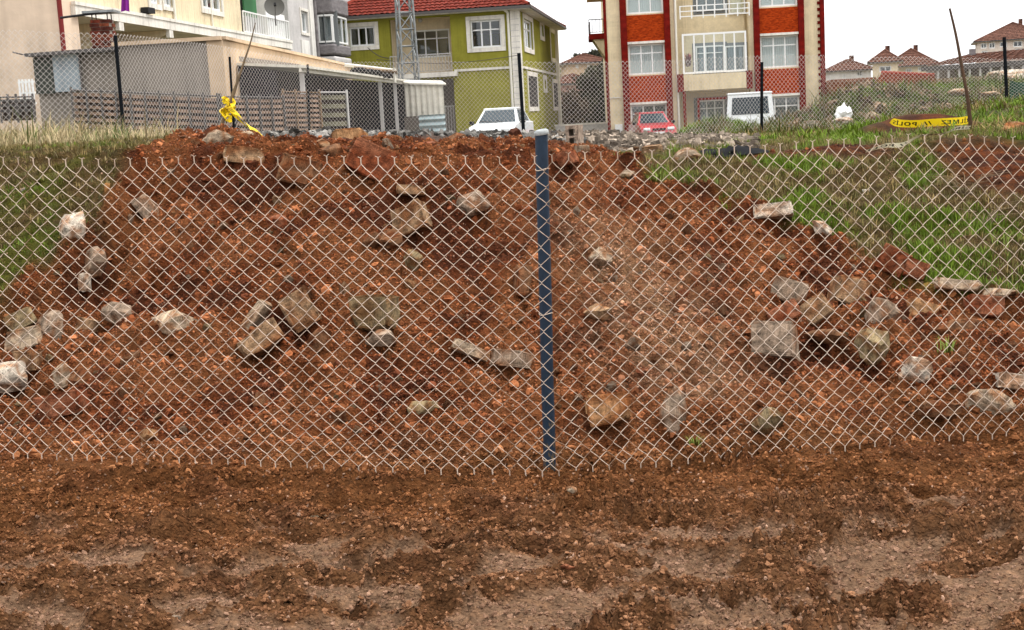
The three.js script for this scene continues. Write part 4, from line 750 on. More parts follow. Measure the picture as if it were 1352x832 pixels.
// a sheet of pan tiles on a sloping four-sided roof face: rows of waves, each row lapping the next
function tileFace(a, b, c, d, pitch, rowLen) {              // a-b eave (left to right), d-c top
  const nr = Math.max(2, Math.round((a.distanceTo(d) + b.distanceTo(c)) / 2 / rowLen)), W = a.distanceTo(b), nc = Math.max(4, Math.round(W / pitch)) * 4, P = [], I = [], U = [];
  const n = V().subVectors(b, a).cross(V().subVectors(d, a)).normalize();
  for (let r = 0; r < nr; r++) for (let e = 0; e < 2; e++) for (let i = 0; i <= nc; i++) {
    const v = (r + e) / nr, L = a.clone().lerp(d, v), R = b.clone().lerp(c, v), p = L.lerp(R, i / nc), lift = (e ? 0.005 : 0.05) + 0.035 * Math.abs(Math.sin(i / 4 * Math.PI)) + 0.012 * (hash(Math.floor(i / 4), r, 3) - 0.5);
    p.addScaledVector(n, lift); P.push(p.x, p.y, p.z); U.push(i / nc * W, v * 3 + r * 0.37);
    const o = P.length / 3 - 1; if (i && e) I.push(o - nc - 2, o - nc - 1, o, o - nc - 2, o, o - 1); else if (i && r) I.push(o - nc - 2, o - nc - 1, o, o - nc - 2, o, o - 1);
  }
  const g = new THREE.BufferGeometry(); g.setAttribute('position', new THREE.Float32BufferAttribute(P, 3)); g.setAttribute('uv', new THREE.Float32BufferAttribute(U, 2)); g.setIndex(I); const q = g.toNonIndexed(); q.computeVertexNormals(); return q;
}
function hipRoof(parent, x0, x1, z0, z1, y, rise, mat, over, { pitch = 0.24, row = 0.36, soffit = M.trim } = {}) {   // z0 front, z1 back (z1 < z0)
  x0 -= over; x1 += over; z0 += over; z1 -= over; const run = Math.min(x1 - x0, z0 - z1) / 2, mz = (z0 + z1) / 2, mx = (x0 + x1) / 2;
  const wide = x1 - x0 > z0 - z1, A = V(x0, y, z0), B = V(x1, y, z0), C = V(x1, y, z1), D = V(x0, y, z1), T = y + rise;
  const E = wide ? V(x0 + run, T, mz) : V(mx, T, z0 - run), F = wide ? V(x1 - run, T, mz) : V(mx, T, z1 + run);
  const roof = box('roof', x1 - x0, 0.12, z0 - z1, soffit, parent, mx, y - 0.06, mz);
  const faces = wide ? [[A, B, F, E], [C, D, E, F], [B, C, F, F], [D, A, E, E]] : [[A, B, E, E], [C, D, F, F], [B, C, F, E], [D, A, E, F]];
  for (const f of faces) mesh('tile_field', tileFace(...f, pitch, row), mat, roof).position.set(-mx, -(y - 0.06), -mz);
  for (const [p, q] of [[A, E], [B, wide ? F : E], [C, F], [D, wide ? E : F], [E, F]]) { const m = bar('ridge_tiles', p.clone().add(V(0, 0.06, 0)), q.clone().add(V(0, 0.06, 0)), 0.09, mat === M.tile ? M.ridge : mat, roof, 7); m.position.set(-mx, -(y - 0.06), -mz); }
  const e2 = 0.07; for (const [w, d, X, Z] of [[x1 - x0 + 0.1, 0.06, mx, z0 + 0.05], [x1 - x0 + 0.1, 0.06, mx, z1 - 0.05], [0.06, z0 - z1, x0 - 0.05, mz], [0.06, z0 - z1, x1 + 0.05, mz]]) box('gutter', w, e2 * 1.6, d, M.iron, roof, X - mx, 0.02, Z - mz);
  return roof;
}

{ // --- red and cream apartment building
  const F = new Facade(945, 180, 67, -0.05, -0.4), b = thing('apartment_building', 'cream apartment building with red brick window bays and glazed balcony', 'building', F.o.toArray(), F.turn);
  const X = (px, py, o) => F.at(px, py, o)[0], Y = (px, py, o) => F.at(px, py, o)[1], top = Y(945, -170), xl = X(803, 90), xr = X(1088, 90), h0 = -0.6;
  const storey = (Y(945, 43) - Y(945, 118)) ; const up = [0, 1, 2];
  const bal = F.rect(896, 43, 990, 97), recess = -1.3;
  // rear body and the cream walls left and right of the balcony recess
  box('core', xr - xl - 0.1, top - h0, 9, M.creamRed, b, (xl + xr) / 2, (top + h0) / 2, -6.4);
  const holesL = [], holesR = [], wl = F.rect(830, 58, 878, 98), wr = F.rect(1004, 47, 1054, 89);
  const fl = F.rect(830, 138, 878, 178)[3] - wl[3];          // storey step (negative: the floor below)
  for (const k of [-2, -1, 0, 1]) { holesL.push([wl[0], wl[1], wl[2] - k * fl, wl[3] - k * fl]); holesR.push([wr[0], wr[1], wr[2] - k * fl, wr[3] - k * fl]); }
  const clip = (hs) => hs.map(([a, c, e, f]) => [a, c, Math.max(e, h0 + 0.3), f]).filter((q) => q[3] < top - 0.2 && q[3] > q[2] + 0.3);
  const eL = X(896, 90), eR = X(990, 90);
  mesh('wall', wallGeo(xl, eL, h0, top, 0.5, clip(holesL)), M.creamRed, b); mesh('wall', wallGeo(eR, xr, h0, top, 0.5, clip(holesR)), M.creamRed, b);
  box('recess_wall', eR - eL, top - h0, 0.2, M.creamRed, b, (eL + eR) / 2, (top + h0) / 2, recess - 0.3);
  for (const [hs, pl, pr, wa] of [[clip(holesL), [821, 829.5], [878.5, 886.5], wl], [clip(holesR), [996, 1003.5], [1054.5, 1062], wr]]) {
    // red bay: two dark red pilasters, brick panels between the windows
    for (const [a, c] of [pl, pr]) box('red_pilaster', X(c, 90) - X(a, 90), top - h0, 0.3, M.red, b, (X(a, 90) + X(c, 90)) / 2, (top + h0) / 2, 0.151);
    const ys = hs.slice().sort((p, q) => p[2] - q[2]); let y = h0;
    const px0 = X(pl[1], 90) + 0.002, px1 = X(pr[0], 90) - 0.002;
    for (const q of [...ys, [0, 0, top, top]]) { if (q[2] - y > 0.2) { box('brick_panel', px1 - px0, q[2] - y - 0.14, 0.16, M.brick, b, (px0 + px1) / 2, (q[2] + y) / 2, 0.081); } y = q[3]; }
    for (const q of ys) { windowIn(b, q, { cols: 3, transom: 0.28, back: hash(Math.round(q[2] * 10), 3, 3) < 0.7 ? M.curtain : M.curtainGrey, behind: 0.05 + 0.3 * hash(Math.round(q[2] * 10), 5, 3), z: -0.06, sill: false, f: 0.075 }); box('lintel', px1 - px0 + 0.04, 0.11, 0.24, M.trim, b, (px0 + px1) / 2, q[3] + 0.07, 0.122); }
  }
  box('red_edge', X(1089, 90) - X(1083.5, 90), top - h0, 0.2, M.red, b, (X(1083.5, 90) + X(1089, 90)) / 2, (top + h0) / 2, 0.101);
  { const g = boxGeo(0.1, 0.14, 0.06), e = X(1083.5, 90), n = 40; for (let i = 0; i < n; i++) mesh('quoin', g, M.red, b, [e - 0.06, lerp(Y(1085, 175), top - 0.2, i / n), 0.03]); }
  box('red_edge', 0.14, top - h0, 0.3, M.red, b, xl - 0.06, (top + h0) / 2, -0.1);
  // balconies in the recess
  const pf = 0.25;
  for (const k of [-1, 0, 1]) {
    const p = F.rect(898, 97, 990, 118, pf), dy = -k * fl; const w = p[1] - p[0], cx = (p[0] + p[1]) / 2, y0 = p[2] + dy, y1 = p[3] + dy; if (k === 1) continue;
    box('balcony_parapet', w, y1 - y0, 0.15, M.creamRed, b, cx, (y0 + y1) / 2, pf);
    box('balcony_slab', w, 0.16, pf - recess, M.creamRed, b, cx, y0 + 0.02, (pf + recess) / 2 - 0.1);
    for (const s of [-1, 1]) box('red_corner', 0.3, y1 - y0 + 0.1, 0.22, M.red, b, cx + s * (w / 2 - 0.02), (y0 + y1) / 2, pf - 0.02);
  }
  { // the glazed middle balcony
    const q = F.rect(901, 44, 986, 97, 0.2); windowIn(b, [q[0], q[1], q[2] + 0.04, q[3] + 0.05], { cols: 6, z: 0.16, f: 0.09, back: M.cream, behind: 0.01, sill: false, name: 'glazed_front' });
    const gl = b.children.find((c) => c.name === 'glazed_front'); gl.children.filter((c) => c.name === 'blind').forEach((c) => gl.remove(c));
    const i1 = F.rect(919, 60, 957, 95, recess), i2 = F.rect(958, 60, 984, 95, recess); windowIn(b, i1, { cols: 3, transom: 0.25, z: recess - 0.12, back: M.curtainGrey, behind: -0.02, sill: false }); windowIn(b, i2, { cols: 2, z: recess - 0.12, back: M.curtainGrey, behind: -0.02, sill: false, name: 'balcony_door' });
    const pot = mesh('plant_pot', new THREE.CylinderGeometry(0.16, 0.12, 0.28, 12), M.tileOld, b); const pp = F.at(909, 93, -0.3); pot.position.set(pp[0], q[2] + 0.55, -0.3); const lf = mesh('pot_plant', tuftGeo(40, 0.55, 0.05, 0.14, 9), std(lin(0.28, 0.06, 0.05), 0.8, { side: THREE.DoubleSide }), b); lf.position.set(pp[0], q[2] + 0.65, -0.3);
    const u1 = F.rect(919, -30, 957, 14, recess), u2 = F.rect(962, -30, 984, 18, recess); windowIn(b, u1, { cols: 3, z: recess - 0.12, back: M.curtainGrey, behind: -0.02, sill: false }); windowIn(b, u2, { cols: 1, z: recess - 0.12, behind: -0.02, sill: false, name: 'balcony_door' });
    const r = F.rect(897, 6, 990, 23, pf); const rail = mesh('railing', mergeGeometries([0, 0.5, 1].map((t) => boxGeo(r[1] - r[0], 0.045, 0.045).translate((r[0] + r[1]) / 2, lerp(r[2] + 0.12, r[3], t), pf))), M.upvc, b); for (let i = 0; i <= 6; i++) box('rail_post', 0.05, r[3] - r[2], 0.05, M.upvc, rail, lerp(r[0] + 0.03, r[1] - 0.03, i / 6), (r[2] + r[3]) / 2, pf);
    const gw = F.rect(921, 132, 957, 166, recess); windowIn(b, gw, { cols: 3, transom: 0.3, z: recess - 0.1, back: M.curtainGrey, behind: -0.02, surround: 0.12, surroundMat: M.red });
    box('red_pier', 0.14, Y(904, 119, pf) - h0, 0.14, M.red, b, X(904, 140, pf), (Y(904, 119, pf) + h0) / 2, pf - 0.02);
  }
  const dp = X(894, 90); bar('downpipe', V(dp, h0, 0.08), V(dp, top, 0.08), 0.06, M.drain, b, 8);
  const mb = F.rect(812, 164, 822, 176); box('meter_box', mb[1] - mb[0], mb[3] - mb[2], 0.16, M.upvc, b, (mb[0] + mb[1]) / 2, (mb[2] + mb[3]) / 2, 0.081);
  const band = Y(813, 129); box('plinth_band', X(821, 129) - xl, 0.05, 0.06, M.trim, b, (xl + X(821, 129)) / 2, band, 0.03);
  // balcony on the left flank
  const s = F.rect(778, 45, 806, 56, -2), z0 = -2; const fb = box('side_balcony', xl - s[0], 0.28, 3, M.red, b, (s[0] + xl) / 2, (s[2] + s[3]) / 2 + 0.1, z0 - 1.5);
  const cone = mesh('balcony_corbel', (() => { const sh = new THREE.Shape([[0, 0], [xl - s[0] - 0.2, 0], [xl - s[0] - 0.2, -1.0]].map((q) => new THREE.Vector2(...q))); return new THREE.ExtrudeGeometry(sh, { depth: 2.8, bevelEnabled: false }); })(), M.creamRed, b); cone.position.set(s[0] + 0.2, (s[2] + s[3]) / 2 - 0.042, z0 - 2.9);
  rails(b, s[0], xl - 0.1, (s[2] + s[3]) / 2 + 0.25, Y(780, 26, -2), z0 - 0.05, 0.2, M.iron); box('balcony_screen', 0.06, Y(780, 30, -2) - s[3] + 0.1, 2.9, M.midGrey, b, s[0] + 0.05, (Y(780, 30, -2) + s[3]) / 2, z0 - 1.55);
  const s2 = Y(785, -2, -2); box('side_balcony', xl - s[0], 0.3, 3, M.creamRed, b, (s[0] + xl) / 2, s2 + 0.2, z0 - 1.5);
}
{ // --- green house with tiled roof
  const F = new Facade(687, 150, 60, -0.135, -0.1), b = thing('green_house', 'olive green two storey house with red tiled hip roof and balcony', 'building', F.o.toArray(), F.turn);
  const X = (px, py, o) => F.at(px, py, o)[0], Y = (px, py, o) => F.at(px, py, o)[1], xl = X(444, 40), xr = 0.12, eave = Y(560, 19), h0 = -0.8, L = 16.5;
  const wl = F.rect(461, 35, 495, 61), wr = F.rect(621, 26, 662, 63), br = F.rect(515.5, 22, 596, 97), mid = F.rect(515.5, 100, 596, 178);
  const under = [br[0], br[1], h0 + 0.2, br[2] - 0.3];
  mesh('front_wall', wallGeo(xl, xr, h0, eave, 0.3, [wl, wr, [br[0], br[1], br[2], br[3] - 0.05], under]), M.green, b);
  for (const q of [wl, wr]) windowIn(b, q, { cols: 3, transom: q === wr ? 0.33 : 0, z: -0.12, surround: 0.17, behind: 0.35, f: 0.08 });
  // recessed balcony
  const dz = -1.5, cx = (br[0] + br[1]) / 2, bw = br[1] - br[0];
  const bi = F.rect(544, 39, 594, 76, dz); mesh('balcony_back', wallGeo(br[0] - 0.2, br[1] + 0.2, br[2] - 0.2, br[3] + 0.2, 0.2, [bi]).translate(0, 0, dz), M.cream, b); windowIn(b, bi, { cols: 3, transom: 0.3, z: dz - 0.08, behind: 0.5, sill: false });
  for (const s of [0, 1]) box('balcony_cheek', 0.2, br[3] - br[2] + 0.4, -dz - 0.3, M.cream, b, br[s] + (s ? 0.1 : -0.1), (br[2] + br[3]) / 2, dz / 2 - 0.15);
  box('balcony_ceiling', bw + 0.4, 0.1, -dz, M.cream, b, cx, br[3] + 0.02, dz / 2 - 0.31);
  box('balcony_slab', bw + 0.24, 0.2, -dz + 0.35, M.trim, b, cx + 0.1, br[2] - 0.1, dz / 2 + 0.17);
  const ry = Y(556, 73); rails(b, br[0], br[1], br[2] + 0.02, ry, 0.26, 0.13, M.railGrey, 0.014); const lamp = mesh('ceiling_lamp', new THREE.SphereGeometry(0.1, 12, 8), M.railGrey, b); lamp.position.set(X(555, 27, -0.7), br[3] - 0.1, -0.7);
  // open store under the balcony
  box('store_back', bw + 0.4, under[3] - under[2] + 0.4, 0.2, M.greyWall, b, cx, (under[2] + under[3]) / 2, -3); for (const s of [0, 1]) box('store_cheek', 0.2, under[3] - under[2] + 0.4, 2.6, M.greyWall, b, br[s] + (s ? 0.1 : -0.1), (under[2] + under[3]) / 2, -1.6);
  const gt = F.rect(588, 150, 604, 176); rails(b, br[1] - 1.4, br[1], h0 + 0.3, Y(596, 140), -0.2, 0.12, M.railGrey, 0.014, 'gate');
  // right flank and the rest of the shell
  const S = new Facade(687, 150, 60, F.turn + Math.PI / 2, -0.1); S.o.copy(F.o).addScaledVector(F.ux, xr);
  const sx = (r) => [r[0], r[1], r[2], r[3]], hs = [S.rect(691.5, 27, 703, 64), S.rect(713.5, 33, 717.5, 48), S.rect(727, 44, 733.5, 77), S.rect(697.5, 101, 709.5, 141), S.rect(718, 105, 721, 117), S.rect(730.5, 110, 738, 141)].map(sx);
  const flank = mesh('side_wall', wallGeo(0, L, h0, eave, 0.3, hs), M.green, b); flank.position.set(xr, 0, 0); flank.rotation.y = Math.PI / 2;
  hs.forEach((q, i) => { const w = windowIn(b, q, { cols: i % 3 === 1 ? 1 : 2, transom: i === 0 || i === 2 ? 0.3 : 0, z: -0.1, surround: 0.2, behind: 0.3, f: 0.08 }); w.position.set(xr, 0, 0); w.rotation.y = Math.PI / 2; if (i === 3 || i === 5) { const g = boxGeo(0.05, q[3] - q[2], 0.05); for (let k = 1; k < 8; k++) mesh('bar', g, M.iron, w, [lerp(q[0], q[1], k / 8), (q[2] + q[3]) / 2, 0.03]); } });
  box('rear_wall', xr - xl - 0.7, eave - h0, 0.3, M.green, b, (xl + xr) / 2, (eave + h0) / 2, -L + 0.16); box('left_wall', 0.3, eave - h0, L - 0.7, M.green, b, xl + 0.16, (eave + h0) / 2, -L / 2);
  box('corner_quoin', 0.36, eave - h0, 0.05, M.trim, b, xr - 0.17, (eave + h0) / 2, 0.027); box('corner_quoin', 0.05, eave - h0, 0.4, M.trim, b, xr + 0.027, (eave + h0) / 2, -0.16); { const g = boxGeo(0.4, 0.02, 0.08); for (let i = 0; i < 26; i++) mesh('quoin_joint', g, M.lightGrey, b, [xr - 0.17, lerp(h0 + 0.4, eave - 0.2, i / 26), 0.02]); }
  box('corner_strip', 0.12, eave - h0, 0.06, M.trim, b, xr + 0.03, (eave + h0) / 2, -L + 0.1); box('corner_strip', 0.3, eave - h0, 0.05, M.trim, b, xl + 0.0, (eave + h0) / 2, 0.027);
  const sc = Y(640, 91); box('string_course', xr - 0.4 - X(600, 92), 0.1, 0.06, M.trim, b, (xr - 0.4 + X(600, 92)) / 2, sc, 0.032); box('string_course', 0.06, 0.1, L - 0.5, M.trim, b, xr + 0.032, sc, -L / 2 - 0.1);
  const dpx = X(674, 80); bar('downpipe', V(dpx, h0, 0.1), V(dpx, eave - 0.15, 0.1), 0.055, M.drain, b, 8); bar('downpipe', V(dpx, eave - 0.15, 0.1), V(X(664, 17, 0.5), eave - 0.02, 0.5), 0.055, M.drain, b, 8);
  bar('downpipe', V(xr + 0.12, h0, -L + 0.05), V(xr + 0.12, eave, -L + 0.05), 0.07, M.drain, b, 8);
  hipRoof(b, xl, xr, 0, -L, eave + 0.06, 2.6, M.tile, 0.55);
  const ch = box('chimney', 0.6, 1.1, 0.6, M.lightGrey, b, xr - 0.9, eave + 1.0, -3.0); box('chimney', 0.55, 1.1, 0.55, M.tileOld, b, xr - 2.3, eave + 1.5, -3.2);
  const wire = []; for (let i = 0; i <= 12; i++) wire.push(V(lerp(X(487, 66), X(515, 78), i / 12), lerp(Y(487, 63), Y(515, 77), i / 12) - 0.12 * Math.sin(i / 12 * Math.PI), 0.2)); mesh('cable', tubeGeo(wire, 0.018, 5), M.iron, b);
  const cab = []; for (let i = 0; i <= 16; i++) cab.push(V(lerp(X(500, 80), X(688, 73), i / 16), lerp(Y(500, 79), Y(688, 73), i / 16) - 0.25 * Math.sin(i / 16 * Math.PI), 0.45)); mesh('cable', tubeGeo(cab, 0.014, 5), M.iron, b);
}
{ // --- lattice mast
  const p = at(540, 105, 53), y0 = 0.5, b = thing('lattice_mast', 'galvanised steel lattice mast standing before the green house', 'mast', [p.x, y0, p.z], 0.3), H = 9.5, n = 15, w = (y) => lerp(0.36, 0.2, y / H);
  const c4 = [[-1, -1], [1, -1], [1, 1], [-1, 1]], P = (k, y) => V(c4[k % 4][0] * w(y), y, c4[k % 4][1] * w(y));
  for (let k = 0; k < 4; k++) bar('leg', P(k, 0), P(k, H), 0.045, M.galv, b, 5);
  for (let i = 0; i < n; i++) for (let k = 0; k < 4; k++) { const a = H * i / n, c = H * (i + 1) / n; bar('brace', P(k + (i % 2), a), P(k + 1 - (i % 2), c), 0.024, M.galv, b, 4); bar('strut', P(k, c), P(k + 1, c), 0.022, M.galv, b, 4); }
}
{ // --- left street: cream house with overhanging upper storey, and the grey apartment block behind it
  const T = Math.PI / 2 - 0.107, F = new Facade(150, 20, 34, T, 1.3), X = (px, py, o) => F.at(px, py, o)[0], Y = (px, py, o) => F.at(px, py, o)[1];
  const b = thing('cream_house', 'cream house whose boarded upper storey overhangs on a white slab', 'building', F.o.toArray(), T);
  const ys = Y(150, 20), x0 = X(92, 10), x1 = X(381, 55), x2 = X(318, 20), top = ys + 3.4, back = -1.5;
  const w1 = F.rect(266, -16, 291, 13), w0 = F.rect(196, -26, 208, 5), w3 = F.rect(214, -28, 226, 9);
  mesh('boarded_wall', wallGeo(x0, x2, ys + 0.1, top, 0.2, [w1, w0, w3]), plaster(lin(0.84, 0.71, 0.50), 0.3, { bumpMap: rep(stripeBump, 0.7), bumpScale: 0.02 }), b);
  for (const q of [w1, w0]) windowIn(b, q, { cols: 3, z: -0.07, back: M.curtainGrey, surround: 0.14 }); windowIn(b, w3, { cols: 2, z: -0.07, back: M.curtainGrey, surround: 0.1, name: 'small_window' });
  box('slab', x1 - x0, 0.22, 1.75, M.trim, b, (x0 + x1) / 2, ys - 0.05, -0.75); box('slab_lip', x1 - x0 + 0.05, 0.08, 0.1, M.trim, b, (x0 + x1) / 2, ys + 0.1, 0.1);
  box('lower_wall', x1 - x0, ys + 0.7, 0.25, M.cream, b, (x0 + x1) / 2, (ys - 0.9) / 2 + 0.02, back - 0.1); box('end_wall', 0.2, top - ys, 5.6, M.cream, b, x0 + 0.1, (top + ys) / 2 + 0.1, -3.05); box('end_wall', 0.2, top - ys, 5.6, M.cream, b, x2 - 0.1, (top + ys) / 2 + 0.1, -3.05);
  for (const px of [152, 218, 282, 345]) { const x = X(px, 38); const sh = new THREE.Shape([[0, 0], [1.55, 0], [1.5, -0.12], [0.0, -0.62]].map((q) => new THREE.Vector2(...q))); const m = mesh('bracket', new THREE.ExtrudeGeometry(sh, { depth: 0.25, bevelEnabled: false }), M.cream, b); m.rotation.y = -Math.PI / 2; m.position.set(x + 0.25, ys - 0.165, back + 0.03); box('beam_end', 0.3, 0.2, 0.1, M.trim, b, x + 0.12, ys - 0.27, 0.07); }
  box('door', X(337.5, 10, -1.2) - X(321.5, 10, -1.2), 2.2, 0.06, std(lin(0.05, 0.17, 0.07), 0.7), b, (X(321.5, 10, -1.2) + X(337.5, 10, -1.2)) / 2, ys + 1.2, -1.2); box('gallery_wall', x1 - x2, 3.3, 0.2, M.lightGrey, b, (x1 + x2) / 2, ys + 1.7, -1.45);
  rails(b, x2 + 0.05, x1 - 0.05, ys + 0.12, Y(350, 22), 0.05, 0.28, M.upvc, 0.02); box('balcony_panel', (x1 - x2) * 0.3, 0.5, 0.04, M.lightGrey, b, x2 + (x1 - x2) * 0.22, ys + 0.45, 0.0); box('balcony_panel', (x1 - x2) * 0.42, 0.85, 0.04, M.upvc, b, x2 + (x1 - x2) * 0.72, ys + 0.6, 0.0);
  const st = F.rect(186, 19, 196, 24, 0.15); box('stored_box', 0.5, 0.14, 0.2, M.black, b, X(190, 21), ys + 0.24, 0.12);
  const dp = X(228, 20); bar('downpipe', V(dp, ys, 0.06), V(dp, top, 0.06), 0.04, M.drain, b, 6); const dq = X(278, 25); bar('downpipe', V(dq, ys, 0.05), V(dq, ys + 1.4, 0.05), 0.025, M.drain, b, 6);
  box('flat_roof', x1 - x0, 0.2, 6, M.trim, b, (x0 + x1) / 2, top + 0.1, -2.9);
  // satellite dish on the balcony end
  { const p = at(362, 10, 45.5), d = thing('satellite_dish', 'grey round satellite dish on the white balcony railing', 'satellite dish', p.toArray(), 0.25); d.rotation.x = -0.35; d.rotation.order = 'YXZ'; const pr = []; for (let i = 0; i <= 10; i++) pr.push(new THREE.Vector2(i / 10 * 0.33, 0.09 * (i / 10) ** 2)); const bowl = mesh('bowl', new THREE.LatheGeometry(pr, 32).rotateX(Math.PI / 2), std(lin(0.11, 0.108, 0.10), 0.8, { side: THREE.DoubleSide }), d); bar('feed_arm', V(0, -0.32, 0.05), V(0, -0.06, 0.34), 0.012, M.iron, d); box('receiver', 0.07, 0.09, 0.1, M.black, d, 0, -0.05, 0.34); bar('mount', V(0, 0, -0.02), V(0, -0.6, -0.06), 0.022, M.iron, d); }
  const clg = new THREE.PlaneGeometry(0.2, 0.42, 10, 10); { const q = clg.attributes.position; for (let i = 0; i < q.count; i++) { const y = q.getY(i); q.setXYZ(i, q.getX(i) * (1 - 0.5 * (y + 0.2)) + 0.1 * y, y - 0.05 * Math.abs(q.getX(i)) * 6, 0.03 * Math.sin(q.getX(i) * 60)); } clg.computeVertexNormals(); } const cl = mesh('purple_cloth', clg, M.purple); const pc = at(165, 2, 32.9); cl.position.copy(pc); tag(cl, 'purple cloth hung out on the boarded upper storey', 'cloth');
  // grey block continuing the street
  const E = new Facade(400, 30, 54, T, 1.0), EX = (px, py, o) => E.at(px, py, o)[0]; const e = thing('grey_apartment_block', 'light grey apartment block with a rounded bay beside the green house', 'building', E.o.toArray(), T);
  const ex0 = EX(382, 40), ex1 = EX(470, 40), et = 9.5, q1 = E.rect(397, 15, 406, 43), ew = E.rect(421, 12, 440, 44);
  mesh('wall', wallGeo(ex0, ex1, -0.5, et, 0.3, [q1]), M.lightGrey, e); windowIn(e, q1, { cols: 2, z: -0.1, back: M.curtainGrey, surround: 0.1 }); box('near_wall', 0.3, et + 0.5, 6, M.white, e, ex0 + 0.152, et / 2 - 0.25, -3.32); box('white_strip', EX(417, 30) - EX(408, 30), et + 0.5, 0.06, M.white, e, (EX(417, 30) + EX(408, 30)) / 2, et / 2 - 0.25, 0.032); box('white_panel', EX(407, 60) - EX(397, 60), 1.6, 0.05, M.white, e, (EX(407, 60) + EX(397, 60)) / 2, q1[2] - 1.1, 0.027);
  const dx = EX(419, 40, 0.15); bar('downpipe', V(dx, -0.5, 0.12), V(dx, et, 0.12), 0.06, M.midGrey, e, 8);
  // bay: grey parapets, glazed between
  const bx0 = EX(421, 30, 0.1), bx1 = bx0 + 3.0; for (const [ya, yb, m, nm] of [[E.at(430, 68, 0.9)[1], E.at(430, 53, 0.9)[1], M.midGrey, 'bay_parapet'], [E.at(430, 12, 0.9)[1], E.at(430, -12, 0.9)[1], M.midGrey, 'bay_parapet'], [E.at(430, 80, 0.9)[1], E.at(430, 70, 0.9)[1], M.lightGrey, 'bay_base']]) { const g = new RoundedBoxGeometry(bx1 - bx0, yb - ya, 0.8, 4, 0.1); mesh(nm, g, m, e, [(bx0 + bx1) / 2, (ya + yb) / 2, 0.3]); }
  const wy0 = E.at(430, 51, 0.9)[1], wy1 = E.at(430, 13, 0.9)[1]; windowIn(e, [bx0 + 0.2, bx1 - 0.2, wy0, wy1], { cols: 3, z: 0.6, back: M.curtainGrey, behind: 0.2, sill: false }); const nr = windowIn(e, [0, 0.62, wy0, wy1], { cols: 1, z: 0, back: M.curtainGrey, behind: 0.2, sill: false }); nr.position.set(bx0 + 0.1, 0, 0.02); nr.rotation.y = -Math.PI / 2;
}
{ // --- blank pink cream wall of the house at the far left
  const F = new Facade(40, 100, 31, -0.1, 1.2), X = (px, py, o) => F.at(px, py, o)[0], b = thing('blank_walled_house', 'house with a blank pinkish cream gable wall and dark red downpipe', 'building', F.o.toArray(), F.turn), xr = X(83, 40), y0 = -0.3, y1 = 6;
  box('wall', 9, y1 - y0, 0.9, M.pinkCream, b, xr - 4.5, (y0 + y1) / 2, -0.45); bar('downpipe', V(xr + 0.0, y0, 0.06), V(xr + 0.0, y1, 0.06), 0.055, M.drainRed, b, 8); box('plinth', 9, 0.6, 0.06, M.greyWall, b, xr - 4.5, y0 + 0.3, 0.032);
}
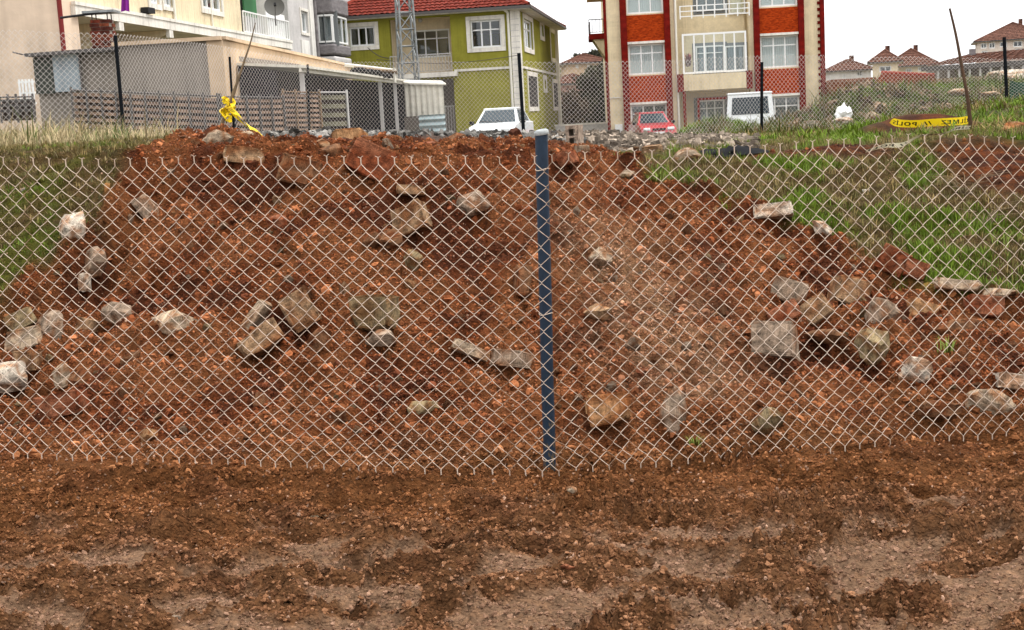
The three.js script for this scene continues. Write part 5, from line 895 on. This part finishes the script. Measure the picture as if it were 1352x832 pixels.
{ // --- low rendered shed: grey front, ochre flank
  const F = new Facade(290, 60, 26, -0.09, 1.2), X = (px, py) => F.at(px, py)[0], Y = (px, py) => F.at(px, py)[1], b = thing('rendered_shed', 'low flat roofed shed with grey front wall and ochre side wall', 'shed', F.o.toArray(), F.turn), xl = X(46, 90), xm = X(156, 90), h = Y(290, 53), hl = Y(60, 74), y0 = -0.4, L = 16, sideTurn = Math.PI / 2 - 0.042 + 0.09;
  box('front_wall', -xm, h - y0, 0.3, M.greyWall, b, xm / 2, (h + y0) / 2, -0.15); box('annex_wall', xm - xl - 0.01, hl - y0, 0.3, M.greyWall, b, (xl + xm) / 2, (hl + y0) / 2, -0.2);
  const s = mesh('side_wall', wallGeo(0, L, y0, h, 0.3, []), M.ochreWall, b); s.rotation.y = sideTurn; s.position.set(0.06, 0, 0.02);
  box('coping', -xm + 0.1, 0.07, 0.5, M.ochreWall, b, xm / 2, h + 0.036, -0.15); const cp = box('coping', L, 0.06, 0.45, M.ochreWall, b, 0.15, h + 0.04, -L / 2 - 0.4); cp.rotation.y = sideTurn; cp.position.set(-0.1 + Math.cos(sideTurn) * L / 2, h + 0.04, -Math.sin(sideTurn) * L / 2);
  box('annex_roof', xm - xl + 0.1, 0.06, 1.2, M.iron, b, (xl + xm) / 2, hl + 0.035, -0.3, [0, 0, 0.015]); box('roof', -xl, 0.1, 6, M.greyWall, b, xl / 2, hl - 0.2, -3.5);
  const bp = F.rect(72, 70, 106, 121); box('blue_panel', bp[1] - bp[0], bp[3] - bp[2], 0.05, M.blueSheet, b, (bp[0] + bp[1]) / 2, (bp[2] + bp[3]) / 2, 0.03); const dk = F.rect(47, 76, 71, 124); box('dark_shutter', dk[1] - dk[0], dk[3] - dk[2], 0.05, std(lin(0.06, 0.065, 0.055), 0.8), b, (dk[0] + dk[1]) / 2, (dk[2] + dk[3]) / 2, 0.03); bar('panel_joint', V(bp[1] + 0.03, bp[2], 0.06), V(bp[1] + 0.03, bp[3] + 0.02, 0.06), 0.02, M.iron, b);
  const rp = at(17, 69, 26.5).sub(F.o), rq = at(47, 76, 27.5).sub(F.o); const iv = (v) => v.applyAxisAngle(V(0, 1, 0), -F.turn); bar('roof_rod', iv(rp), iv(rq), 0.014, M.iron, b);
  // chimney on the shed
  const c = thing('brick_chimney', 'dark red brick chimney with metal plate hood on the shed', 'chimney', at(138, 64, 27.5).setY(F.o.y + hl - 0.3).toArray()); const cy = at(138, 27, 27.5).y - (F.o.y + hl - 0.3); const bg = [boxGeo(0.185, 0.062, 0.18), boxGeo(0.185, 0.062, 0.18)]; const bm = [std(lin(0.22, 0.05, 0.03), 0.9, { map: stoneMap }), std(lin(0.30, 0.085, 0.045), 0.9, { map: stoneMap }), std(lin(0.12, 0.035, 0.025), 0.9, { map: stoneMap })];
  box('mortar_core', 0.36, cy, 0.34, M.greyWall, c, 0, cy / 2, 0); for (let r = 0; r < cy / 0.072; r++) for (let k = 0; k < 2; k++) { mesh('brick', bg[0], bm[Math.floor(hash(r, k, 9) * 3)], c, [(k - 0.5) * 0.195 + (r % 2 ? 0.012 : -0.012), 0.036 + r * 0.072, 0.095]); mesh('brick', bg[0], bm[Math.floor(hash(r, k, 11) * 3)], c, [(k - 0.5) * 0.195 + (r % 2 ? -0.012 : 0.012), 0.036 + r * 0.072, -0.095]); }
  for (const [a, d] of [[-1, 1], [1, 1], [-1, -1], [1, -1]]) bar('hood_leg', V(a * 0.15, cy, d * 0.14), V(a * 0.15, cy + 0.14, d * 0.14), 0.012, M.iron, c); box('hood_plate', 0.62, 0.045, 0.5, M.galv, c, 0, cy + 0.16, 0); const hd = [[88, 22.5], [110, 19.5], [128, 17.5], [152, 19]]; bar('stove_pipe', V(-0.75, cy + 0.08, 0.2), V(0.25, cy + 0.15, 0.22), 0.025, M.black, c);
}
{ // --- slatted low fence before the shed
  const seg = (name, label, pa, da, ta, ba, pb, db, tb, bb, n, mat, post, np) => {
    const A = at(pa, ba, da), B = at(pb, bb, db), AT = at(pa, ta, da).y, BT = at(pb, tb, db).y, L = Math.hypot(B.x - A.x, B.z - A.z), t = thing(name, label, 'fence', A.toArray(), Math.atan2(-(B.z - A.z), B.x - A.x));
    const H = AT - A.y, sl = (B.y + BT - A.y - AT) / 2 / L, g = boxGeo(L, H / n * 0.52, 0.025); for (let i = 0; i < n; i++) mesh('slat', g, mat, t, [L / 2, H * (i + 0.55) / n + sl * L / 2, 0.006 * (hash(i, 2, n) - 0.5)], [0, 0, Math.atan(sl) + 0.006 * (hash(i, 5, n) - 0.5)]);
    for (let k = 0; k <= np; k++) { const x = L * k / np; box('post', 0.035, H + 0.25, 0.035, post, t, x, H / 2 - 0.05 + sl * x, 0.035); } bar('top_rail', V(0, H + 0.02, 0.03), V(L, H + 0.02 + sl * L, 0.03), 0.016, post, t); box('gap_shade_sheet', L, H + 0.1, 0.02, std(lin(0.05, 0.036, 0.03), 0.9), t, L / 2, H / 2 - 0.08 + sl * L / 2, -0.06, [0, 0, Math.atan(sl)]); return t;  // dark sheet added behind the slats so the gaps read as shade
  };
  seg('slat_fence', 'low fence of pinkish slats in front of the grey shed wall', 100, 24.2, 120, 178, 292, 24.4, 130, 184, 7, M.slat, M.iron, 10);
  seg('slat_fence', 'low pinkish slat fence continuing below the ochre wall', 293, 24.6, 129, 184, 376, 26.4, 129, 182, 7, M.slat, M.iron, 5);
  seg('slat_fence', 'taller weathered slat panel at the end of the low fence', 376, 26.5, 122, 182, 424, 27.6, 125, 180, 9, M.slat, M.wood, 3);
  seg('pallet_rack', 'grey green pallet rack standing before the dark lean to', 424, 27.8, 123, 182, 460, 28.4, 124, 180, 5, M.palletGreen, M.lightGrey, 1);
  seg('old_railing', 'dark low railing at the foot of the blank pink cream wall', 2, 25, 130, 150, 46, 25, 128, 150, 3, M.iron, M.iron, 4);
  const p = at(36, 130, 25.4), t = thing('white_crate', 'white slatted crate leaning by the dark shutter of the shed', 'crate', [p.x, p.y - 0.15, p.z]); for (let i = 0; i < 5; i++) box('slat', 0.035, 0.5, 0.02, M.upvc, t, (i - 2) * 0.06, 0.25, 0); for (const y of [0.06, 0.25, 0.45]) box('rail', 0.3, 0.035, 0.03, M.upvc, t, 0, y, -0.028);
}
{ // --- lean-to with white roof edge
  const A = at(398, 95, 27), B = at(533, 111, 40.8), C = at(586, 113, 41.6), gy = 0.9, t = thing('lean_to', 'dark open lean to with white sheet roof and corrugated end panels', 'shed', [A.x, gy, A.z]); const r = (p) => p.clone().sub(V(A.x, gy, A.z)), a = r(A), b = r(B), c = r(C);
  const bk = V(-1.5, 0, 0.0), up = V(0, 0.12, 0), av = a.clone().add(V(0, 0.14, 0)), bv = b.clone().add(V(0, 0.14, 0));
  mesh('roof_sheet', quadGeo(a.clone().add(V(0.1, 0.12, 0)), b.clone().add(V(0.1, 0.12, 0)), b.clone().add(bk).add(V(-0.3, 0.3, 0)), a.clone().add(bk).add(V(0.2, 0.25, 0)), 0.05), M.corrWhite, t); mesh('fascia', quadGeo(a, b, bv, av, 0.05), M.corrWhite, t);
  const ab = a.clone().add(V(-1.2, 0.2, -0.1)), bb = b.clone().add(V(-1.55, 0.2, 0)); mesh('end_wall', quadGeo(ab.clone().setY(-0.4), a.clone().setY(-0.4).add(V(-0.5, 0, 0)), a.clone().add(V(-0.5, 0.02, 0)), ab, 0.04), M.insideShade, t); mesh('back_wall', quadGeo(ab.clone().setY(-0.4), bb.clone().setY(-0.4), bb, ab, 0.05), M.insideShade, t); mesh('end_wall', quadGeo(b.clone().setY(-0.4).add(V(-1.55, 0, -0.05)), b.clone().setY(-0.4), b.clone(), bb, 0.05), M.insideShade, t);  // inner walls coloured near-black to stand for the shade inside
  for (const [px, q] of [[400, 0.02], [495, 0.71], [521, 0.9], [461, 0.46]]) { const p = a.clone().lerp(b, q); if (px === 461) continue; box('post', 0.09, p.y + 0.6, 0.09, M.lightGrey, t, p.x - 0.06, (p.y - 0.6) / 2, p.z); }
  // corrugated end: vertical ribs above, horizontal below
  const corr = (p, q, y0, y1, vertical, mat, name) => { const n = vertical ? 60 : 4, k = vertical ? 2 : 50, P = [], I = [], U = [], L = p.distanceTo(q), nn = V(q.z - p.z, 0, -(q.x - p.x)).normalize().multiplyScalar(-1); for (let j = 0; j <= k; j++) for (let i = 0; i <= n; i++) { const u = i / n, v = j / k, w = 0.03 * Math.sin((vertical ? u * 7 : v * 7) * TAU), s = p.clone().lerp(q, u); P.push(s.x + nn.x * w, lerp(y0(u), y1(u), v), s.z + nn.z * w); U.push(u * L, v * 2); if (i && j) { const o = j * (n + 1) + i; I.push(o - n - 2, o - n - 1, o, o - n - 2, o, o - 1); } } const g = new THREE.BufferGeometry(); g.setAttribute('position', new THREE.Float32BufferAttribute(P, 3)); g.setAttribute('uv', new THREE.Float32BufferAttribute(U, 2)); g.setIndex(I); g.computeVertexNormals(); const m = mat.clone(); m.side = THREE.DoubleSide; return mesh(name, g, m, t); };
  const cr = r(at(585, 113, 40.3)), bl = r(at(533, 111, 40.6)); const yb = r(at(556, 153, 40.5)).y; corr(bl, cr, () => yb, (u) => lerp(bl.y, cr.y, u), true, M.corrWhite, 'corrugated_panel'); const l0 = r(at(553, 160, 40.1)), l1 = r(at(588, 160, 40.0)); corr(l0, l1, () => -0.5, () => yb + 0.02, false, M.corrBlue, 'corrugated_sheet'); const k0 = r(at(534, 160, 40.4)); mesh('grey_panel', quadGeo(k0.clone().setY(-0.5), l0.clone().setY(-0.5), l0.clone().setY(yb - 0.02), k0.clone().setY(yb - 0.02), 0.03), M.greyWall, t); mesh('end_roof', quadGeo(bl.clone().add(V(-0.05, 0.05, 0.1)), cr.clone().add(V(0.1, 0.05, 0.1)), cr.clone().add(V(-0.2, 0.25, -4)), bl.clone().add(V(-0.5, 0.25, -4)), 0.05), M.corrWhite, t);
  // tyres and timber lying on the roof end
  const gy2 = at(487, 95, 40); for (let i = 0; i < 5; i++) { const p = at(474 + i * 9.5, 96 + (i % 2) + i * 0.9, 34.5 + i * 0.7), m = mesh('tyre', new THREE.TorusGeometry(0.16, 0.075, 10, 20).rotateX(Math.PI / 2 - 0.2), M.rubber); m.position.copy(p).add(V(0, 0.02, 0)); m.rotation.y = i; tag(m, 'black tyre lying on the white lean to roof', 'tyre', 'tyres on the lean to roof'); }
  const tb = thing('timber', 'pale timber boards laid over the tyres on the lean to', 'timber', at(492, 90, 36).toArray()); bar('board', V(-0.7, 0.12, 0.2), V(0.6, -0.1, 0), 0.05, M.corrWhite, tb, 4); bar('board', V(-0.45, 0.02, 0.3), V(0.62, -0.14, 0.1), 0.045, M.wood, tb, 4); bar('board', V(0.56, -0.02, 0.1), V(0.56, -0.4, 0.1), 0.04, M.corrWhite, tb, 4);
}
console.log('buildings');

// ------------------------------------------------------------------ vehicles
function makeCar(name, label, category, paint, pos, turn, van) {
  // length runs along local z, front towards +z
  const t = thing(name, label, category, pos, turn), W = van ? 1.9 : 1.62, L = van ? 5.0 : 3.9, hw = W / 2;
  const prof = van ? [[-2.45, 0.38], [-2.5, 0.75], [-2.46, 1.12], [1.2, 1.12], [2.2, 0.98], [2.48, 0.7], [2.45, 0.36]] : [[-1.92, 0.35], [-1.96, 0.6], [-1.9, 0.88], [0.62, 0.9], [1.5, 0.8], [1.88, 0.68], [1.95, 0.5], [1.92, 0.32]];
  const sh = new THREE.Shape(prof.map(([z, y]) => new THREE.Vector2(z, y)));
  const body = mesh('body', new THREE.ExtrudeGeometry(sh, { depth: W - 0.16, bevelEnabled: true, bevelSize: 0.05, bevelThickness: 0.08, bevelSegments: 4 }).translate(0, 0, -(W - 0.16) / 2).rotateY(-Math.PI / 2), paint, t);
  const y0 = van ? 1.12 : 0.9, y1 = van ? 2.12 : 1.4, b0 = [-hw + 0.06, hw - 0.06], zb = van ? [-2.46, 1.15] : [-1.72, 0.72], zt = van ? [-2.34, 0.55] : [-1.3, 0.0], r1 = hw - (van ? 0.14 : 0.24);
  const P = (s, f, u) => V(s * lerp(hw - 0.05, r1, u), lerp(y0, y1, u), lerp(zb[f], zt[f], u));
  const quad = (n, mat, a, b, c, d, k) => mesh(n, quadGeo(a, b, c, d, k), mat, t);
  const cab = mergeGeometries([quadGeo(P(-1, 1, 0), P(1, 1, 0), P(1, 1, 1), P(-1, 1, 1), 0.04), quadGeo(P(1, 0, 0), P(-1, 0, 0), P(-1, 0, 1), P(1, 0, 1), 0.04), quadGeo(P(1, 1, 0), P(1, 0, 0), P(1, 0, 1), P(1, 1, 1), 0.04), quadGeo(P(-1, 0, 0), P(-1, 1, 0), P(-1, 1, 1), P(-1, 0, 1), 0.04)]);
  mesh('cabin', cab, paint, t); const rg = new RoundedBoxGeometry(r1 * 2 + 0.05, 0.09, zt[1] - zt[0] + 0.06, 4, 0.04); mesh('roof', rg, paint, t, [0, y1, (zt[0] + zt[1]) / 2]);
  const pane = (n, q, u0, u1, v0, v1) => { const e = (u, v) => q[0].clone().lerp(q[1], u).lerp(q[3].clone().lerp(q[2], u), v), nn = V().subVectors(q[1], q[0]).cross(V().subVectors(q[3], q[0])).normalize().multiplyScalar(0.012); return mesh(n, quadGeo(...[e(u0, v0), e(u1, v0), e(u1, v1), e(u0, v1)].map((p) => p.add(nn)), 0.01), M.carGlass, t); };
  const fr = [P(-1, 1, 0), P(1, 1, 0), P(1, 1, 1), P(-1, 1, 1)], re = [P(1, 0, 0), P(-1, 0, 0), P(-1, 0, 1), P(1, 0, 1)], rs = [P(1, 1, 0), P(1, 0, 0), P(1, 0, 1), P(1, 1, 1)], ls = [P(-1, 0, 0), P(-1, 1, 0), P(-1, 1, 1), P(-1, 0, 1)];
  pane('windscreen', fr, 0.06, 0.94, 0.06, 0.92); pane('rear_window', re, 0.1, 0.9, van ? 0.22 : 0.1, van ? 0.86 : 0.9);
  for (const [q, f] of [[rs, 0], [ls, 1]]) for (const [u0, u1] of van ? [[0.06, 0.3], [0.34, 0.62], [0.66, 0.94]] : [[0.1, 0.5], [0.54, 0.9]]) pane('side_window', q, f ? 1 - u1 : u0, f ? 1 - u0 : u1, 0.1, 0.9);
  const tyre = new THREE.TorusGeometry(0.235, 0.085, 12, 28), rim = new THREE.CylinderGeometry(0.17, 0.17, 0.1, 20).rotateX(Math.PI / 2);
  for (const s of [-1, 1]) for (const z of van ? [-1.6, 1.6] : [-1.25, 1.22]) { const w = mesh('wheel', tyre, M.rubber, t, [s * (hw - 0.1), 0.315, z], [0, Math.PI / 2, 0]); mesh('rim', rim, M.galv, w); }
  const fz = van ? 2.52 : 1.99, rz = van ? -2.56 : -2.0;
  for (const s of [-1, 1]) {
    mesh('headlight', new RoundedBoxGeometry(0.32, 0.14, 0.1, 3, 0.04), M.lampGlass, t, [s * (hw - 0.26), van ? 0.82 : 0.68, fz - 0.05], [-0.2, 0, 0]);
    mesh('tail_light', new RoundedBoxGeometry(van ? 0.13 : 0.26, van ? 0.34 : 0.16, 0.08, 3, 0.03), M.tailRed, t, [s * (hw - (van ? 0.12 : 0.2)), van ? 0.92 : 0.72, rz + 0.01]);
    const m = mesh('mirror', new RoundedBoxGeometry(0.18, 0.13, 0.08, 3, 0.03), van ? M.black : M.black, t, [s * (hw + 0.09), y0 + 0.06, zb[1] - 0.12]);
  }
  mesh('front_bumper', new RoundedBoxGeometry(W + 0.02, 0.2, 0.2, 4, 0.07), paint, t, [0, 0.42, fz - 0.07]); mesh('rear_bumper', new RoundedBoxGeometry(W + 0.02, 0.2, 0.2, 4, 0.07), van ? M.midGrey : paint, t, [0, 0.44, rz + 0.07]);
  box('grille', 0.6, 0.1, 0.03, M.black, t, 0, van ? 0.8 : 0.66, fz + 0.0 - 0.0); box('lower_grille', 0.8, 0.08, 0.03, M.black, t, 0, 0.42, fz + 0.03); box('number_plate', 0.5, 0.11, 0.02, M.upvc, t, 0, 0.5, fz + 0.04); box('number_plate', 0.5, 0.11, 0.02, M.upvc, t, 0, van ? 0.62 : 0.6, rz - 0.05);
  for (const s of [-1, 1]) bar('wiper', V(s * 0.1 + 0.12, y0 + 0.05, zb[1] + 0.0), V(s * 0.3 - 0.3, y0 + 0.12, zb[1] - 0.02), 0.012, M.black, t, 4);
  if (van) { box('door_seam', 0.015, 1.2, 0.01, M.midGrey, t, 0, 1.0, rz + 0.045); box('handle', 0.22, 0.05, 0.05, M.black, t, -0.12, 1.0, rz + 0.0); box('rear_lettering', 0.3, 0.05, 0.012, M.midGrey, t, -hw + 0.34, 1.16, rz + 0.075); }
  return t;
}
{
  const c1 = at(660, 142, 47.5), y1 = c1.y - 1.45; makeCar('white_car', 'white hatchback with dark windscreen parked before the green house', 'car', M.carWhite, [c1.x, y1, c1.z - 0.6], -0.2);
  const c2 = at(860, 148, 64), y2 = c2.y - 1.44; makeCar('red_car', 'red car facing the rubble before the red brick bay', 'car', M.carRed, [c2.x, y2, c2.z], 0.05);
  const c3 = at(988, 122, 52), y3 = c3.y - 2.16; makeCar('white_van', 'white van seen from behind beside the glazed balcony building', 'van', M.carWhite, [c3.x + 0.42, y3, c3.z - 2.4], Math.PI - 0.15, true);
}
// ------------------------------------------------------------------ far houses, sheds and trees
function farHouse(name, label, px0, px1, pyTop, pyBase, d, turn, wallM, { rise = 1.6, depth = 7, win = [], roofM = M.tileOld, chimney = true } = {}) {
  const F = new Facade((px0 + px1) / 2, pyBase, d, turn, at((px0 + px1) / 2, pyBase, d).y), t = thing(name, label, 'house', F.o.toArray(), turn), x0 = F.at(px0, pyTop)[0], x1 = F.at(px1, pyTop)[0], h = F.at((px0 + px1) / 2, pyTop)[1], holes = win.map(([a, b, c, e]) => F.rect(a, b, c, e));
  mesh('wall', wallGeo(x0, x1, -3, h, 0.3, holes), wallM, t); for (const q of holes) windowIn(t, q, { cols: 2, f: 0.12, z: -0.12, sill: false });
  box('rear_shell', x1 - x0 - 0.02, h + 3, 0.3, wallM, t, (x0 + x1) / 2, h / 2 - 1.5, -depth); box('side_shell', 0.3, h + 3, depth - 0.5, wallM, t, x0 + 0.16, h / 2 - 1.5, -depth / 2); box('side_shell', 0.3, h + 3, depth - 0.5, wallM, t, x1 - 0.16, h / 2 - 1.5, -depth / 2);
  hipRoof(t, x0, x1, 0, -depth, h + 0.1, rise, roofM, 0.5, { pitch: 0.5, row: 0.7 }); if (chimney) box('chimney', 0.5, 0.9, 0.5, M.tileOld, t, lerp(x0, x1, 0.6), h + rise * 0.9 + 0.3, -depth * 0.4);
  return t;
}
farHouse('white_house', 'small white house with faded red roof right of the red and cream building', 1097, 1150, 94, 118, 165, -0.12, M.white, { rise: 1.3, depth: 7, win: [[1112, 97, 1117, 105], [1131, 93, 1139, 101]] });
farHouse('cream_gable_house', 'cream house with brown tiled roof and row window on the far rise', 1152, 1186, 83, 112, 150, -0.27, M.cream, { rise: 1.3, depth: 9, win: [[1161, 87, 1177, 95]] });
farHouse('brown_roof_house', 'long house under a brown tiled roof behind the cream gable house', 1172, 1236, 88, 112, 160, -0.27, M.cream, { rise: 2.0, depth: 9, win: [[1196, 90, 1204, 96], [1212, 88, 1220, 94]] });
farHouse('hilltop_house', 'pale two storey house with red roof highest on the right', 1291, 1390, 53, 96, 185, -0.3, plaster(lin(0.72, 0.62, 0.55)), { rise: 2.4, depth: 10, win: [[1295, 57, 1303, 64], [1306, 56, 1314, 64], [1320, 55, 1330, 62], [1338, 54, 1350, 62], [1296, 67, 1304, 74], [1320, 66, 1332, 73], [1340, 64, 1352, 72]] });
{ // low tiled roof beyond the mound
  const a = at(1146, 124, 58), b = at(1242, 127, 56), c = at(1234, 101, 62), d = at(1164, 97.5, 63), o = a.clone(), t = thing('tiled_shed', 'low shed under a bright red tiled roof behind the mound', 'shed', [a.x, a.y - 1.5, a.z]), r = (p) => p.clone().sub(o).add(V(0, 1.5, 0));
  const rf = mesh('roof', tileFace(r(a), r(b), r(c), r(d), 0.3, 0.4), std(lin(0.30, 0.085, 0.048), 0.8, { map: rep(stoneMap, 0.6) }), t); box('wall', a.distanceTo(b) - 0.6, 2, 3, M.ochreWall, t, (b.x - a.x) / 2, 0.4, -2.6); bar('ridge_tiles', r(d).add(V(0, 0.05, 0)), r(c).add(V(0, 0.05, 0)), 0.1, M.ridge, t);
  const wl = thing('earth_wall', 'crumbling pinkish earth wall left of the tiled shed', 'wall', at(1125, 135, 66).toArray()); const g = rockGeo(140, 'block', 2.6, 1.7, 0.6); mesh('wall_body', g, stoneMat([0.42, 0.24, 0.18]), wl, [0, 0.3, 0]);
}
{ // open pavilion with red roof on the right
  const D = 74, A = at(1222, 104, D), gy = A.y - 1.0, t = thing('open_pavilion', 'dark open sided building under a faded red roof on the right', 'shed', [A.x, gy, A.z], 0), r = (px, py, d) => at(px, py, d).sub(V(A.x, gy, A.z));
  const e0 = r(1216, 89, D), e1 = r(1372, 79, D - 1), t0 = r(1282, 72, D + 5), t1 = r(1372, 63, D + 4); mesh('roof', tileFace(e0, e1, t1, t0, 0.5, 0.6), M.tileOld, t); mesh('fascia', quadGeo(e0.clone().add(V(0, -0.22, 0.02)), e1.clone().add(V(0, -0.22, 0.02)), e1.clone().add(V(0, 0.04, 0.02)), e0.clone().add(V(0, 0.04, 0.02)), 0.06), M.iron, t);
  const k0 = r(1226, 108, D + 3), k1 = r(1372, 98, D + 3); mesh('back_wall', quadGeo(k0.clone().setY(-1), k1.clone().setY(-1), k1.clone().setY(e1.y), k0.clone().setY(e0.y), 0.1), M.greyWall, t);
  const lw0 = r(1218, 105, D + 0.1), lw1 = r(1372, 96, D - 0.9); mesh('low_wall', quadGeo(lw0.clone().setY(-1), lw1.clone().setY(-1), lw1, lw0, 0.2), plaster(lin(0.36, 0.27, 0.2)), t); for (let i = 0; i < 11; i++) { const p = lw0.clone().lerp(lw1, (i + 0.5) / 11), q = e0.clone().lerp(e1, (i + 0.5) / 11); box('post', 0.1, q.y - p.y, 0.1, M.lightGrey, t, p.x, (p.y + q.y) / 2, p.z - 0.02); }
  box('chimney', 0.28, 0.7, 0.3, M.midGrey, t, r(1284, 73, D + 4).x, r(1284, 73, D + 4).y, r(1284, 73, D + 4).z);
}
{ // dark green shade net beyond the last post
  const p = at(1334, 152, 28), q = at(1420, 150, 28), h = at(1334, 106, 28).y - p.y, n = 24, t = mesh('shade_net', (() => { const P = [], I = [], U = []; for (let j = 0; j <= 8; j++) for (let i = 0; i <= n; i++) { const u = i / n, v = j / 8; P.push(lerp(p.x, q.x, u), p.y + h * v - 0.06 * Math.sin(u * 9) * v, p.z - 0.05 * Math.sin(u * 14 + v * 3)); U.push(u * 2, v); if (i && j) { const o = j * (n + 1) + i; I.push(o - n - 2, o - n - 1, o, o - n - 2, o, o - 1); } } const g = new THREE.BufferGeometry(); g.setAttribute('position', new THREE.Float32BufferAttribute(P, 3)); g.setAttribute('uv', new THREE.Float32BufferAttribute(U, 2)); g.setIndex(I); g.computeVertexNormals(); return g; })(), (() => { const m = M.greenNet.clone(); m.side = THREE.DoubleSide; return m; })()); tag(t, 'dark green shade net hung beyond the last black post', 'net');
}
// trees: trunk, limbs, crown of leaf-sized faces
function tree(name, label, px, pyBase, pyTop, d, spreadPx, leaf, { bare = 0, n = 2600, leafSize = 0.16, group } = {}) {
  const base = at(px, pyBase, d), top = at(px, pyTop, d), H = top.y - base.y, R = spreadPx / FPX * d / 2, t = thing(name, label, 'tree', base.toArray(), 0, group);
  const sd = Math.round(px * 7 + d), limbs = [], tips = [];
  limbs.push(tubeGeo([V(0, -0.5, 0), V(0.1 * n2(sd, 1), H * 0.25, 0), V(0.2 * n2(sd, 2), H * 0.5, 0.1), V(0.25 * n2(sd, 3), H * 0.85, 0)], [0.035 * H, 0.028 * H, 0.018 * H, 0.006 * H], 7));
  mesh('trunk', limbs[0], M.bark, t);
  for (let k = 0; k < 16; k++) { const a = hash(k, sd, 1) * TAU, y = H * (0.2 + 0.6 * hash(k, sd, 2)), L = R * (0.45 + 0.6 * hash(k, sd, 3)) * (1.1 - 0.5 * y / H), e = V(Math.cos(a) * L, y + H * 0.2 * (0.4 + hash(k, sd, 4)), Math.sin(a) * L), m = V(Math.cos(a) * L * 0.5, y + H * 0.07, Math.sin(a) * L * 0.5); mesh('limb', tubeGeo([V(0, y, 0), m, e], [0.012 * H, 0.008 * H, 0.003 * H], 5), M.bark, t); tips.push(e, m); for (let q = 0; q < 4; q++) { const f = m.clone().lerp(e, q / 4).add(V((hash(k, q, 5) - 0.5), 0.6 * hash(k, q, 6), hash(k, q, 7) - 0.5).multiplyScalar(R * 0.7)); tips.push(f); if (bare) mesh('twig', tubeGeo([m.clone().lerp(e, q / 4), f], [0.004 * H, 0.002 * H], 4), M.bark, t); } }
  const P = [], K = []; const nn = Math.round(n * (1 - bare));
  for (let i = 0; i < nn; i++) {
    const c = tips[Math.floor(hash(i, sd, 8) * tips.length)], g = () => rnd() + rnd() + rnd() - 1.5, p = V(c.x + g() * R * 0.3, c.y + g() * R * 0.26, c.z + g() * R * 0.3), s = leafSize * rr(0.6, 1.4), u = V(g(), g(), g()).normalize(), w = V(g(), g(), g()).cross(u).normalize(), v = rr(0.55, 1.3);
    for (const [a, b] of [[-1, -.5], [1, -.5], [0, 1]]) { P.push(p.x + (u.x * a * .5 + w.x * b) * s, p.y + (u.y * a * .5 + w.y * b) * s, p.z + (u.z * a * .5 + w.z * b) * s); K.push(leaf[0] * v, leaf[1] * v, leaf[2] * v); }
  }
  if (nn) { const g = new THREE.BufferGeometry(); g.setAttribute('position', new THREE.Float32BufferAttribute(P, 3)); g.setAttribute('color', new THREE.Float32BufferAttribute(K, 3)); g.computeVertexNormals(); mesh('crown', g, std(0xffffff, 0.9, { vertexColors: true, side: THREE.DoubleSide }), t); }
  return t;
}
tree('dark_tree', 'dark bushy tree between the green house and the red building', 789, 182, 84, 92, 60, [0.05, 0.05, 0.028], { n: 5200, leafSize: 0.22 });
tree('brown_shrub', 'brown leafless shrub low between the green house and the red building', 757, 184, 128, 84, 44, [0.10, 0.075, 0.05], { n: 2600, leafSize: 0.16, bare: 0.3 });
tree('dark_tree', 'dark shrub beside the cream pilaster of the red building', 803, 184, 120, 84, 30, [0.03, 0.035, 0.02], { n: 2600, leafSize: 0.18 });
for (const [px, pt, pb, d, s] of [[762, 74, 92, 150, 12], [772, 72, 94, 152, 12], [785, 68, 96, 150, 16], [797, 72, 98, 155, 18]]) tree('hill_tree', 'small dark tree on the ridge in the gap between the houses', px, pb, pt, d, s, [0.05, 0.05, 0.035], { n: 420, leafSize: 0.35, group: 'trees on the ridge' });
farHouse('pink_house', 'faded pink house on the hillside between the green and red buildings', 744, 776, 112, 142, 108, 0.1, plaster(lin(0.55, 0.34, 0.3)), { rise: 0.7, depth: 6, win: [[752, 118, 757, 126]], chimney: false });
farHouse('ridge_house', 'low pale house with brown roof on the ridge in the gap', 748, 800, 84, 92, 140, 0.05, M.ochreWall, { rise: 0.9, depth: 6, win: [[760, 86, 764, 90], [775, 85, 779, 89]], chimney: false });
{ const a = at(736, 168, 70), w = thing('yard_wall', 'low pale yard wall at the foot of the gap between the houses', 'wall', [a.x, a.y - 1.2, a.z]); box('wall_body', 3.2, 1.6, 0.25, M.lightGrey, w, 1.5, 0.45, 0); box('coping', 3.3, 0.08, 0.35, M.trim, w, 1.5, 1.29, 0); }
console.log('vehicles and far things');

// ------------------------------------------------------------------ finish
scene.traverse((o) => { if (o.isMesh) { o.castShadow = true; o.receiveShadow = true; } });
renderer.render(scene, camera);
